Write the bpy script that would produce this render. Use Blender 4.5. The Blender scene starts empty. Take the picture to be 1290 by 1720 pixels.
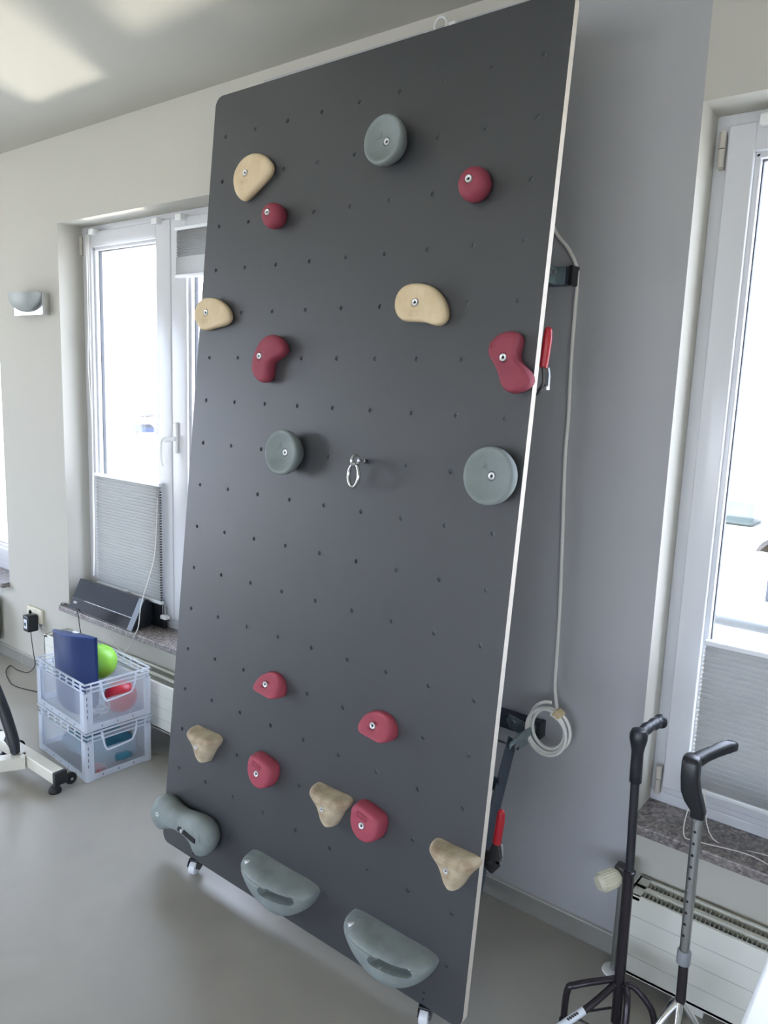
import bpy, bmesh, math, random
from mathutils import Vector, Matrix
random.seed(7)
C = bpy.context.scene.collection
S = bpy.context.scene
PI = math.pi

# ------------------------------------------------------------------ camera
cam_d = bpy.data.cameras.new('camera'); cam = bpy.data.objects.new('camera', cam_d); C.objects.link(cam)
cam_d.sensor_fit = 'VERTICAL'; cam_d.sensor_height = 24.0; cam_d.lens = 24.0 * 1284.0 / 1720.0
cam_d.clip_start = 0.02; cam_d.clip_end = 2000
# world axes (right, away, up) expressed in camera axes
RX = Vector((0.78704501, 0.12826664, -0.60341347)); RU = -Vector((-0.03577978, 0.98598998, 0.16292199)); RY = Vector((0.61585709, -0.10663694, 0.78060784))
M = Matrix((RX, RY, RU))
ax = M @ Vector((1, 0, 0)); ay = M @ Vector((0, -1, 0)); az = M @ Vector((0, 0, -1))
cam.matrix_world = Matrix(((ax.x, ay.x, az.x, 0), (ax.y, ay.y, az.y, 0), (ax.z, ay.z, az.z, 1.66), (0, 0, 0, 1)))
S.camera = cam

# ------------------------------------------------------------------ world, light, exposure
w = bpy.data.worlds.new('sky'); S.world = w; w.use_nodes = True
bg = w.node_tree.nodes['Background']; bg.inputs[0].default_value = (0.70, 0.80, 1.0, 1); bg.inputs[1].default_value = 9.0
S.view_settings.view_transform = 'Standard'; S.view_settings.look = 'None'
S.view_settings.exposure = 0.5; S.view_settings.gamma = 1.0; S.view_settings.use_curve_mapping = False
S.cycles.use_denoising = True
S.cycles.max_bounces = 14; S.cycles.diffuse_bounces = 8; S.cycles.transparent_max_bounces = 16
S.cycles.caustics_reflective = False
S.cycles.sample_clamp_indirect = 8.0

sun = bpy.data.lights.new('sun', 'SUN'); sun.energy = 13; sun.angle = math.radians(.53); sun.color = (1.0, .88, .70)
suno = bpy.data.objects.new('sun', sun); C.objects.link(suno); suno.rotation_euler = Vector((.12, .56, -.82)).to_track_quat('-Z', 'Y').to_euler()
def portal(name, loc, rot, sx, sy):        # sampling aid for the daylight that comes through an opening, gives no light itself
    d = bpy.data.lights.new(name, 'AREA'); d.shape = 'RECTANGLE'; d.size = sx; d.size_y = sy; d.cycles.is_portal = True
    o = bpy.data.objects.new(name, d); o.location = loc; o.rotation_euler = rot; C.objects.link(o)
# spot added for the ceiling patches, an assumed glint up through the left window
gl = bpy.data.lights.new('assumed_glint_spot', 'SPOT'); gl.energy = 2700; gl.spot_size = math.radians(36); gl.spot_blend = 0.3
gl.shadow_soft_size = 0.5; gl.color = (1.0, 0.93, 0.8)
glo = bpy.data.objects.new('assumed_glint_spot', gl); C.objects.link(glo); glo.location = (-6.14, 7.06, -4.24)
glo.rotation_euler = (Vector((-2.9, 2.2, 2.0)) - Vector((-6.14, 7.06, -4.24))).to_track_quat('-Z', 'Y').to_euler()

# ------------------------------------------------------------------ materials
def lin(h):
    r = []
    for i in (0, 2, 4):
        c = int(h[i:i+2], 16) / 255.0
        r.append(c / 12.92 if c <= .04045 else ((c + .055) / 1.055) ** 2.4)
    return (*r, 1)
def mat(name, col, rough=.5, metal=0., noise=0., nscale=8., bump=0., bscale=60., spec=.5, col2=None, trans=0., emit=0., dist=0., coat=0.):
    m = bpy.data.materials.new(name); m.use_nodes = True; nt = m.node_tree; b = nt.nodes['Principled BSDF']
    c = lin(col) if isinstance(col, str) else col
    b.inputs['Base Color'].default_value = c; b.inputs['Roughness'].default_value = rough; b.inputs['Metallic'].default_value = metal
    b.inputs['Specular IOR Level'].default_value = spec; b.inputs['Coat Weight'].default_value = coat
    tc = nt.nodes.new('ShaderNodeTexCoord')
    if noise or col2:
        n = nt.nodes.new('ShaderNodeTexNoise'); n.inputs['Scale'].default_value = nscale; n.inputs['Detail'].default_value = 5; n.inputs['Distortion'].default_value = dist
        nt.links.new(tc.outputs['Object'], n.inputs['Vector'])
        r = nt.nodes.new('ShaderNodeValToRGB'); r.color_ramp.elements[0].position = .35; r.color_ramp.elements[1].position = .65
        if col2: r.color_ramp.elements[0].color = lin(col2); r.color_ramp.elements[1].color = c
        else:
            r.color_ramp.elements[0].color = tuple(x * (1 - noise) for x in c[:3]) + (1,)
            r.color_ramp.elements[1].color = tuple(min(1, x * (1 + noise)) for x in c[:3]) + (1,)
        nt.links.new(n.outputs['Fac'], r.inputs['Fac']); nt.links.new(r.outputs['Color'], b.inputs['Base Color'])
    if bump:
        n2 = nt.nodes.new('ShaderNodeTexNoise'); n2.inputs['Scale'].default_value = bscale; n2.inputs['Detail'].default_value = 4
        bp = nt.nodes.new('ShaderNodeBump'); bp.inputs['Strength'].default_value = bump; bp.inputs['Distance'].default_value = .002
        nt.links.new(tc.outputs['Object'], n2.inputs['Vector']); nt.links.new(n2.outputs['Fac'], bp.inputs['Height']); nt.links.new(bp.outputs['Normal'], b.inputs['Normal'])
    return m
def glass_mat():
    m = bpy.data.materials.new('window_glass'); m.use_nodes = True; nt = m.node_tree; nt.nodes.clear()
    o = nt.nodes.new('ShaderNodeOutputMaterial'); t = nt.nodes.new('ShaderNodeBsdfTransparent'); t.inputs[0].default_value = (.95, .95, .955, 1)
    g = nt.nodes.new('ShaderNodeBsdfGlossy'); g.inputs['Roughness'].default_value = .02
    mx = nt.nodes.new('ShaderNodeMixShader'); mx.inputs[0].default_value = .06
    nt.links.new(t.outputs[0], mx.inputs[1]); nt.links.new(g.outputs[0], mx.inputs[2]); nt.links.new(mx.outputs[0], o.inputs[0]); return m
def frosted(name, col, clear, rough=.3, dif=.5):
    m = bpy.data.materials.new(name); m.use_nodes = True; nt = m.node_tree; nt.nodes.clear()
    o = nt.nodes.new('ShaderNodeOutputMaterial')
    r = nt.nodes.new('ShaderNodeBsdfRefraction'); r.inputs['Roughness'].default_value = rough; r.inputs['IOR'].default_value = 1.06; r.inputs['Color'].default_value = (.97, .98, 1, 1)
    d = nt.nodes.new('ShaderNodeBsdfDiffuse'); d.inputs[0].default_value = lin(col)
    tl = nt.nodes.new('ShaderNodeBsdfTranslucent'); tl.inputs[0].default_value = lin(col)
    m1 = nt.nodes.new('ShaderNodeMixShader'); m1.inputs[0].default_value = dif
    m2 = nt.nodes.new('ShaderNodeMixShader'); m2.inputs[0].default_value = clear
    nt.links.new(d.outputs[0], m1.inputs[1]); nt.links.new(tl.outputs[0], m1.inputs[2]); nt.links.new(m1.outputs[0], m2.inputs[1]); nt.links.new(r.outputs[0], m2.inputs[2])
    nt.links.new(m2.outputs[0], o.inputs[0]); return m
def cloth_trans(name, col, t=.4):
    m = bpy.data.materials.new(name); m.use_nodes = True; nt = m.node_tree; nt.nodes.clear()
    o = nt.nodes.new('ShaderNodeOutputMaterial'); d = nt.nodes.new('ShaderNodeBsdfDiffuse'); d.inputs[0].default_value = lin(col)
    tl = nt.nodes.new('ShaderNodeBsdfTranslucent'); tl.inputs[0].default_value = lin(col); m1 = nt.nodes.new('ShaderNodeMixShader'); m1.inputs[0].default_value = t
    nt.links.new(d.outputs[0], m1.inputs[1]); nt.links.new(tl.outputs[0], m1.inputs[2]); nt.links.new(m1.outputs[0], o.inputs[0]); return m
def granite_mat():
    m = mat('granite', '8d8480', .25); nt = m.node_tree; b = nt.nodes['Principled BSDF']; tc = nt.nodes.new('ShaderNodeTexCoord')
    v = nt.nodes.new('ShaderNodeTexVoronoi'); v.inputs['Scale'].default_value = 130
    n = nt.nodes.new('ShaderNodeTexNoise'); n.inputs['Scale'].default_value = 45; n.inputs['Detail'].default_value = 6
    r = nt.nodes.new('ShaderNodeValToRGB'); e = r.color_ramp.elements
    e[0].position = .15; e[0].color = lin('454246'); e[1].position = .85; e[1].color = lin('b9b2ae')
    k = e.new(.4); k.color = lin('757070'); k = e.new(.6); k.color = lin('928a86')
    mx = nt.nodes.new('ShaderNodeMix'); mx.data_type = 'FLOAT'; mx.inputs[0].default_value = .55
    nt.links.new(tc.outputs['Object'], v.inputs['Vector']); nt.links.new(tc.outputs['Object'], n.inputs['Vector'])
    nt.links.new(v.outputs['Color'], mx.inputs[2]); nt.links.new(n.outputs['Fac'], mx.inputs[3]); nt.links.new(mx.outputs[0], r.inputs['Fac']); nt.links.new(r.outputs['Color'], b.inputs['Base Color'])
    return m
MT = dict(
 wall=mat('painted_wall', 'bfbdb4', .8, bump=.12, bscale=220), grey=mat('grey_painted_wall', 'a8a9ab', .55, bump=.12, bscale=220), ceil=mat('painted_ceiling', 'bab9af', .85, bump=.1, bscale=150),
 floor=mat('grey_linoleum', 'a19e96', .33, noise=.05, nscale=2.2, bump=.05, bscale=90, dist=1.2), base=mat('baseboard_tile', '8b8a84', .45, noise=.05, nscale=6), grout=mat('pale_grout', 'b9b8b2', .8),
 upvc=mat('white_window_plastic', 'cfd1d5', .22), gasket=mat('dark_gasket', '4a4d52', .6), glass=glass_mat(), granite=granite_mat(),
 blind=cloth_trans('pleated_blind_fabric', 'a6a8a7', .11), alu=mat('white_aluminium', 'dfe2e4', .35, metal=.2), cord=mat('white_cord', 'e6e4de', .6),
 chrome=mat('chrome', 'd5d7d9', .12, metal=1), steel=mat('steel', 'b9bdc0', .28, metal=1), zinc=mat('galvanised_steel', '93a3a6', .38, metal=.75, noise=.12, nscale=40), darksteel=mat('dark_steel', '4e4c4c', .4, metal=.6),
 face=mat('anthracite_board_face', '303236', .46, noise=.035, nscale=5, bump=.10, bscale=420, spec=1.0), ply=mat('birch_plywood_edge', 'ddd5c8', .55, noise=.04, nscale=30),
 holeside=mat('hole_lining', '62666a', .6), beige=mat('beige_grip', 'd9c6a4', .7, noise=.05, nscale=22, bump=.35, bscale=500, col2='cfba95'), worn=mat('worn_beige_grip', 'd8caad', .7, nscale=20, bump=.35, bscale=500, col2='a8947a'),
 red=mat('red_grip', '8e3a4a', .68, noise=.05, nscale=20, bump=.35, bscale=500), redl=mat('bright_red_grip', 'a44655', .68, noise=.05, nscale=20, bump=.35, bscale=500),
 gry=mat('grey_grip', '828b8a', .68, noise=.04, nscale=20, bump=.35, bscale=500), jug=mat('scuffed_grey_grip', '8f9896', .75, nscale=14, bump=.5, bscale=400, col2='7d8583'),
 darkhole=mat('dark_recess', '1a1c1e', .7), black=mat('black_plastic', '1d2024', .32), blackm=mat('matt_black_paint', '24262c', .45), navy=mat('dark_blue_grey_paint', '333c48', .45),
 rubber=mat('black_rubber', '18191b', .6), redvinyl=mat('red_vinyl', 'a8202c', .3), white=mat('white_plastic', 'e4e5e4', .35), cream=mat('cream_plastic', 'd8d3bd', .4), railm=mat('grey_rail_paint', '5c6062', .4), boltm=mat('bright_zinc', 'e6e8ea', .3, metal=.45), hinge=mat('grey_hinge', 'b8b3aa', .4), rad=mat('cream_enamel', 'dfe0d7', .35), fin=mat('radiator_fin', 'b6b8b0', .5),
 crate=frosted('frosted_plastic', 'f0f4fa', .74, .22, .5), crater=frosted('frosted_plastic_rib', 'eef2f8', .22, .25, .5), blue=mat('blue_vinyl', '1c3468', .38, bump=.2, bscale=200), bluelite=mat('blue_vinyl_side', '3556a0', .4),
 green=mat('green_rubber_ball', '8fd04a', .35), redball=mat('red_rubber_ball', 'c0293c', .35), teal=mat('teal_cloth', '2e6a80', .8, noise=.15, nscale=20), redcloth=mat('red_cloth', '9c4a50', .8), clear=frosted('clear_tube', 'd9dbd8', .55, .1, .5),
 speaker=mat('speaker_cloth', '2c333c', .75, bump=.3, bscale=900), gloss=mat('gloss_black', '050507', .1, spec=.05), spkend=mat('grey_end_cap', '55626f', .4), machine=mat('white_enamelled_steel', 'dedbce', .25, noise=.02, nscale=30),
 wheelw=mat('white_caster_wheel', 'dcdfe4', .2), tape=mat('masking_tape', 'd3bf94', .6), label=mat('white_sticker', 'dde3ea', .5), ink=mat('black_ink', '20242a', .6), yard=mat('pale_yard', 'c9c7c0', .9, noise=.1, nscale=.3), bwall=mat('pale_render', 'd8d6d0', .8), bdark=mat('dark_window', '15171c', .3), orange=mat('orange_panel', 'a83412', .6), carblue=mat('blue_car_paint', '1c2c48', .3), carsilver=mat('silver_car_paint', '3a404a', .3), caryel=mat('yellow_paint', 'b4740a', .5), machy=mat('pale_machine_paint', '6a6d6a', .5), tealp=mat('teal_panel', '1f3032', .5), sconce=mat('grey_shade', '9fa5a4', .45), grip2=mat('dark_grip_foam', '20232a', .35), sleeve=mat('grey_collar', '8a8f94', .4), bronze=mat('dark_bronze_tube', '3a353a', .25, metal=.5))

# ------------------------------------------------------------------ mesh helpers
class MB:
    def __init__(s): s.bm = bmesh.new(); s.mi = 0
    def face(s, vs):
        try: f = s.bm.faces.new(vs); f.material_index = s.mi; return f
        except ValueError: return None
    def box(s, x0, x1, y0, y1, z0, z1, T=None, bev=0):
        b2 = bmesh.new(); bmesh.ops.create_cube(b2, size=1)
        for v in b2.verts: v.co = Vector(((x0+x1)/2 + v.co.x*(x1-x0), (y0+y1)/2 + v.co.y*(y1-y0), (z0+z1)/2 + v.co.z*(z1-z0)))
        if bev: bmesh.ops.bevel(b2, geom=b2.edges[:], offset=bev, segments=3, profile=.5, affect='EDGES')
        s.merge(b2, T); return s
    def merge(s, b2, T=None):
        mp = {}
        for v in b2.verts: mp[v] = s.bm.verts.new(T @ v.co if T else v.co)
        for f in b2.faces: s.face([mp[v] for v in f.verts])
        b2.free()
    def grid(s, rows, closed=True, cap0=False, cap1=False, flip=False):
        R = [[s.bm.verts.new(p) for p in r] for r in rows]; n = len(R[0])
        for a, b in zip(R, R[1:]):
            for i in range(n if closed else n-1):
                j = (i+1) % n; q = [a[i], a[j], b[j], b[i]]
                s.face(q[::-1] if flip else q)
        if cap0: s.face(R[0][::-1])
        if cap1: s.face(R[-1])
        return R
    def tube(s, pts, r, n=12, caps=True, smooth=0):
        pts = [Vector(p) for p in pts]
        if smooth: pts = catmull(pts, smooth)
        rs = r if isinstance(r, (list, tuple)) else None
        N = len(pts); rows = []; up = None
        for i, p in enumerate(pts):
            t = (pts[min(i+1, N-1)] - pts[max(i-1, 0)]).normalized()
            if up is None: up = t.orthogonal().normalized()
            up = (up - t*up.dot(t)); up = up.normalized() if up.length > 1e-6 else t.orthogonal().normalized()
            b = t.cross(up); 
            if rs: f = i/(N-1)*(len(rs)-1); k = min(int(f), len(rs)-2); rr = rs[k] + (rs[k+1]-rs[k])*(f-k)
            else: rr = r
            rows.append([p + (up*math.cos(2*PI*j/n) + b*math.sin(2*PI*j/n))*rr for j in range(n)])
        s.grid(rows, cap0=caps, cap1=caps); return s
    def cyl(s, a, b, r, r2=None, n=20): 
        a, b = Vector(a), Vector(b); return s.tube([a, b], [r, r if r2 is None else r2], n)
    def lathe(s, o, axis, prof, n=32):          # prof: (radius, height)
        o = Vector(o); t = Vector(axis).normalized(); u = t.orthogonal().normalized(); v = t.cross(u)
        s.grid([[o + t*h + (u*math.cos(2*PI*j/n) + v*math.sin(2*PI*j/n))*max(r, 1e-5) for j in range(n)] for r, h in prof], cap0=True, cap1=True); return s
    def prism(s, pts, axis, a, b):              # polygon pts in the two other axes, extruded along axis
        def P(p, t): return {'x': (t, p[0], p[1]), 'y': (p[0], t, p[1]), 'z': (p[0], p[1], t)}[axis]
        s.grid([[P(p, a) for p in pts], [P(p, b) for p in pts]], cap0=True, cap1=True); return s
    def build(s, name, m, parent=None, T=None, smooth=False, angle=40):
        bm = s.bm; bmesh.ops.recalc_face_normals(bm, faces=bm.faces[:])
        me = bpy.data.meshes.new(name); bm.to_mesh(me); bm.free()
        for q in (m if isinstance(m, (list, tuple)) else [m]): me.materials.append(q)
        if smooth:
            for p in me.polygons: p.use_smooth = True
            if angle: me.set_sharp_from_angle(angle=math.radians(angle))
        o = bpy.data.objects.new(name, me); C.objects.link(o)
        if T is not None: o.matrix_world = T
        if parent: o.parent = parent
        return o
def catmull(pts, k, closed=False):
    pts = [Vector(p) for p in pts]; n = len(pts); out = []
    for i in range(n if closed else n-1):
        p0, p1, p2, p3 = (pts[(i-1) % n], pts[i], pts[(i+1) % n], pts[(i+2) % n]) if closed else (pts[max(i-1, 0)], pts[i], pts[i+1], pts[min(i+2, n-1)])
        for j in range(k):
            t = j/k; out.append(.5*((2*p1) + (p2-p0)*t + (2*p0-5*p1+4*p2-p3)*t*t + (3*p1-p0-3*p2+p3)*t**3))
    if not closed: out.append(pts[-1])
    return out
def tag(o, label=None, cat=None, group=None, kind=None):
    if label: o['label'] = label
    if cat: o['category'] = cat
    if group: o['group'] = group
    if kind: o['kind'] = kind
    return o
def thing(name, label, cat, loc=(0, 0, 0), group=None, T=None):
    o = bpy.data.objects.new(name, None); C.objects.link(o); o.empty_display_size = .05
    if T is not None: o.matrix_world = T
    else: o.location = loc
    return tag(o, label, cat, group)
def struct(o): o['kind'] = 'structure'; return o
def rel(t): return Matrix.Translation(-Vector(t.location))      # children of an unrotated thing: world coordinates in, local out
def put(mb, name, m, t, **k):       # mesh given in world coordinates under thing t
    for v in mb.bm.verts: v.co -= Vector(t.location)
    return mb.build(name, m, t, **k)

# ------------------------------------------------------------------ the room
YW = 2.08; XL, XR, YB, ZC = -6.7, 2.6, -5.2, 2.78; TH = .36
ZS, ZH = .46, 2.385
W1 = (-3.688, -2.236); W2 = (-.652, .80); W3 = (-5.80, -4.33)
mb = MB(); mb.box(XL-.3, XR+.3, YB-.3, YW+TH, -.2, 0); struct(mb.build('floor', MT['floor']))
mb = MB(); mb.box(XL-.3, XR+.3, YB-.3, YW+TH, ZC, ZC+.25); struct(mb.build('ceiling', MT['ceil']))
mb = MB(); zr = 2.745
xs = [XL-.3, W3[0], W3[1], W1[0], W1[1], W2[0], W2[1], XR+.3]
zs = [0, ZS-.03, ZH, zr, ZC]
for i in range(7):
    for k in range(4):
        win = i in (1, 3, 5)
        if win and k == 1: continue
        greyc = (i == 4 and k < 3)
        x0, x1, z0, z1 = xs[i], xs[i+1], zs[k], zs[k+1]
        b2 = bmesh.new(); bmesh.ops.create_cube(b2, size=1)
        for v in b2.verts: v.co = Vector(((x0+x1)/2+v.co.x*(x1-x0), YW+TH/2+v.co.y*TH, (z0+z1)/2+v.co.z*(z1-z0)))
        b2.normal_update()
        mp = {v: mb.bm.verts.new(v.co) for v in b2.verts}
        for f in b2.faces:
            nrm = f.normal.copy(); g = mb.face([mp[v] for v in f.verts])
            if g and greyc and nrm.y < -.5: g.material_index = 1
        b2.free()
o = mb.build('wall_back', [MT['wall'], MT['grey']]); struct(o)
# the walls the photograph does not show; tall windows assumed in them give the room its daylight, the right one added as fill
LWY = (-2.6, .8)
mb = MB()
for (y0, y1, z0, z1) in ((YB-.3, LWY[0], 0, ZC), (LWY[1], YW, 0, ZC), (LWY[0], LWY[1], 0, .2), (LWY[0], LWY[1], 2.5, ZC)): mb.box(XL-.3, XL, y0, y1, z0, z1)
struct(mb.build('wall_left', MT['wall']))
RWY = (-2.9, -.9)  # opening added in the unseen right wall to brighten the low right side
mb = MB()
for (y0, y1, z0, z1) in ((YB-.3, RWY[0], 0, ZC), (RWY[1], YW, 0, ZC), (RWY[0], RWY[1], 0, .1), (RWY[0], RWY[1], 1.9, ZC)): mb.box(XR, XR+.3, y0, y1, z0, z1)
struct(mb.build('wall_right', MT['wall']))
BW = (-2.8, 2.2)
mb = MB()
for (x0, x1, z0, z1) in ((XL, BW[0], 0, ZC), (BW[1], XR, 0, ZC), (BW[0], BW[1], 0, .2), (BW[0], BW[1], 2.0, ZC)): mb.box(x0, x1, YB-.3, YB, z0, z1)
struct(mb.build('wall_front', MT['wall']))
mb = MB(); mb.box(XL, W1[0]-.0, YW-.010, YW, 0, .062); mb.box(W1[0], XR, YW-.010, YW, 0, .062)
bbd = struct(mb.build('baseboard_back', MT['base']))
mb = MB(); mb.box(XL, XR, YW-.011, YW, .062, .067); mb.build('grout_line', MT['grout'], bbd)
mb = MB()
for xx in (-6.0, -5.4, -4.8, -4.2, -3.6, -3.0, -2.4, -1.8, -1.2, -.6, 0, .6): mb.box(xx-.0015, xx+.0015, YW-.0115, YW, 0, .062)
mb.build('tile_joint', MT['grout'], bbd)

def window(name, W, handle=True, y=2.21):
    x0, x1 = W; xm = (x0+x1)/2 + .015; z0, z1 = ZS+.02, ZH
    r = struct(bpy.data.objects.new(name, None)); C.objects.link(r); r.location = ((x0+x1)/2, y, z0)
    m = MB(); fw = .05
    for a, b, c, d in ((x0, x0+fw, z0, z1), (x1-fw, x1, z0, z1), (x0+fw-.003, x1-fw+.003, z0, z0+fw), (x0+fw-.003, x1-fw+.003, z1-fw+.02, z1)): m.box(a, b, y+(.0006 if d-c < .1 else 0), y+.069, c, d, bev=.003)
    put(m, 'window_frame', MT['upvc'], r, smooth=True)
    for s_, (a, b) in enumerate(((x0+.036, xm-.002), (xm+.002, x1-.036))):
        c, d = z0+.035, z1-.032; L, Rr = (.068, .108) if s_ == 0 else (.108, .068); T_, B_ = .072, .085
        m = MB(); ys = y-.018
        for q in ((a, a+L, c, d), (b-Rr, b, c, d)): m.box(q[0], q[1], ys, y+.055, q[2], q[3], bev=.005)
        for q in ((a+L-.002, b-Rr+.002, c, c+B_), (a+L-.002, b-Rr+.002, d-T_, d)): m.box(q[0], q[1], ys, y+.055, q[2], q[3], bev=.005)
        # glazing bead, stepped back towards the pane
        gx0, gx1, gz0, gz1 = a+L, b-Rr, c+B_, d-T_
        for q in ((gx0-.004, gx0+.014, gz0, gz1), (gx1-.014, gx1+.004, gz0, gz1), (gx0, gx1, gz0-.004, gz0+.014), (gx0, gx1, gz1-.014, gz1+.004)): m.box(q[0], q[1], ys+.016, y+.03, q[2], q[3], bev=.004)
        so = put(m, 'window_sash', MT['upvc'], r, smooth=True)
        m = MB(); k = .012
        for q in ((gx0+k, gx0+k+.005, gz0+k, gz1-k), (gx1-k-.005, gx1-k, gz0+k, gz1-k), (gx0+k, gx1-k, gz0+k, gz0+k+.005), (gx0+k, gx1-k, gz1-k-.005, gz1-k)): m.box(q[0], q[1], y+.018, y+.034, q[2], q[3])
        g = put(m, 'gasket', MT['gasket'], r); 
        m = MB(); m.box(gx0+.01, gx1-.01, y+.022, y+.026, gz0+.01, gz1-.01); put(m, 'pane', MT['glass'], r)
        hx = a-.012 if s_ == 0 else b+.012
        for zz in (d-.02, c+.06): 
            m = MB()
            m.cyl((hx, y-.020, zz-.035), (hx, y-.020, zz+.005), .009, n=16); m.cyl((hx, y-.020, zz-.082), (hx, y-.020, zz-.038), .008, n=16); m.box(hx-.006, hx+.006, y-.02, y+.002, zz-.085, zz)
            put(m, 'hinge', MT['hinge'], r, smooth=True)
    if handle:
        m = MB(); hx = xm+.035; m.box(hx-.015, hx+.015, y-.03, y-.017, 1.32, 1.46, bev=.005); m.cyl((hx, y-.03, 1.385), (hx, y-.055, 1.385), .011)
        m.tube([(hx, y-.05, 1.385), (hx-.02, y-.075, 1.38), (hx-.028, y-.08, 1.35), (hx-.03, y-.078, 1.30), (hx-.022, y-.076, 1.262)], [.0125, .0125, .011, .0105, .008], smooth=6)
        put(m, 'window_handle', MT['white'], r, smooth=True)
    m = MB(); m.box(x0-.03 if name != 'window_2' else x0+.01, x1+.0, 2.035, YW, ZS-.03, ZS, bev=.004); m.box(x0, x1, YW-.002, y+.07, ZS-.03, ZS)
    put(m, 'window_sill', MT['granite'], r)
    m = MB(); m.box(x0, x1, y-.004, y+.07, ZS, z0+.012, bev=.003); put(m, 'sill_strip', MT['upvc'], r)
    m = MB(); m.box(x0-.01, x1+.01, y+.07, YW+TH+.02, ZS-.05, ZS-.01); put(m, 'outer_sill', MT['alu'], r)
    return r
window('window_1', W1); window('window_2', W2); window('window_3', W3, handle=False)
def plainwin(name, axis, c, a, b, z0, z1, e=-1):
    r = struct(bpy.data.objects.new(name, None)); C.objects.link(r); m = MB(); g = MB(); n = 3; fw = .06
    def bx(M_, p, q, zz0, zz1, d0, d1):
        if e > 0: d0, d1 = -d1, -d0
        M_.box(c+d0, c+d1, p, q, zz0, zz1) if axis == 'x' else M_.box(p, q, c+d0, c+d1, zz0, zz1)
    bx(m, a, b, z0, z0+fw, -.2, -.13); bx(m, a, b, z1-fw, z1, -.2, -.13)
    for i in range(n+1): p = a+(b-a)*i/n; bx(m, max(a, p-fw/2-.02), min(b, p+fw/2+.02), z0, z1, -.2, -.13)
    bx(g, a, b, z0, z1, -.17, -.165)
    m.build('window_frame', MT['upvc'], r); g.build('pane', MT['glass'], r)
plainwin('assumed_window_4', 'x', XL, LWY[0], LWY[1], .2, 2.5); plainwin('fill_window', 'x', XR, RWY[0], RWY[1], .1, 1.9, 1); plainwin('assumed_window_5', 'y', YB, BW[0], BW[1], .2, 2.0)  # unseen windows: left and front assumed from the light, right added as fill
portal('portal_a', (XL-.32, (LWY[0]+LWY[1])/2, 1.35), (0, -PI/2, 0), 2.3, LWY[1]-LWY[0])
portal('portal_g', (XR+.32, (RWY[0]+RWY[1])/2, 1.0), (0, PI/2, 0), 1.8, RWY[1]-RWY[0])
portal('portal_b', ((BW[0]+BW[1])/2, YB-.32, 1.1), (PI/2, 0, 0), BW[1]-BW[0], 1.8)
for i, W in enumerate((W1, W2, W3)): portal('portal_%s' % 'cdef'[i], ((W[0]+W[1])/2, YW+TH+.03, (ZS+ZH)/2), (-PI/2, 0, 0), W[1]-W[0], ZH-ZS)

# ------------------------------------------------------------------ the climbing panel
OR = Vector((-2.09160863, 1.49970888, .05553)); A_ = Vector((0.99998329, -0.00572264, 0.00081394)).normalized()
U_ = Vector((0.00006064, 0.09552663, 0.99542687)); U_ = (U_ - A_*U_.dot(A_)).normalized(); N_ = A_.cross(U_)
PM = Matrix(((A_.x, U_.x, N_.x, OR.x), (A_.y, U_.y, N_.y, OR.y), (A_.z, U_.z, N_.z, OR.z), (0, 0, 0, 1)))
PW, PH, PT = 1.246, 2.516, .021
def holes(): 
    for j in range(-5, 12):
        for i in range(9): yield .0623+.14*i, 1.683-.14*j
panel = thing('climbing_wall', 'tall dark grey climbing board leaning back on two casters, studded with holds', 'climbing wall', T=PM); panel['kind'] = 'thing'
def build_board():
    bm = bmesh.new(); R = .032
    pts = []
    for cx, cy, a0 in ((PW-R, R, -PI/2), (PW-R, PH-R, 0), (R, PH-R, PI/2), (R, R, PI)):
        for k in range(9): a = a0 + PI/2*k/8; pts.append((cx+R*math.cos(a), cy+R*math.sin(a)))
    def loop(ps, z):
        vs = [bm.verts.new((x, y, z)) for x, y in ps]; es = [bm.edges.new((vs[i], vs[(i+1) % len(vs)])) for i in range(len(vs))]; return vs, es
    loops = [pts] + [[(hx+.0062*math.cos(2*PI*k/14), hy+.0062*math.sin(2*PI*k/14)) for k in range(14)] for hx, hy in holes()]
    fr = [loop(p, 0) for p in loops]; bmesh.ops.triangle_fill(bm, use_beauty=True, edges=[e for l in fr for e in l[1]])
    nf = len(bm.faces)
    bk = [loop(p, -PT) for p in loops[:1]]; bm.faces.new(bk[0][0][::-1])
    for i, l in enumerate(fr):
        n = len(l[0])
        if i == 0: lo = bk[0][0]
        else: lo = [bm.verts.new((v.co.x, v.co.y, -.007)) for v in l[0]]
        for k in range(n):
            f = bm.faces.new((l[0][k], l[0][(k+1) % n], lo[(k+1) % n], lo[k])); f.material_index = 1 if i == 0 else 2
        if i:   # threaded steel ring deep in the hole
            f = bm.faces.new(lo); f.material_index = 2
            ring = []
            cx = sum(v.co.x for v in lo)/n; cy = sum(v.co.y for v in lo)/n
            for (rr, zz) in ((.0060, -.0045), (.0044, -.0045), (.0044, -.0068)):
                ring.append([bm.verts.new((cx+rr*math.cos(2*PI*k/14), cy+rr*math.sin(2*PI*k/14), zz)) for k in range(14)])
            for a, b in zip(ring, ring[1:]):
                for k in range(14): f = bm.faces.new((a[k], a[(k+1) % 14], b[(k+1) % 14], b[k])); f.material_index = 3
    bmesh.ops.recalc_face_normals(bm, faces=bm.faces[:])
    me = bpy.data.meshes.new('board'); bm.to_mesh(me); bm.free()
    for q in ('face', 'ply', 'holeside', 'steel'): me.materials.append(MT[q])
    o = bpy.data.objects.new('board', me); C.objects.link(o); o.parent = panel
build_board()
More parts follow.
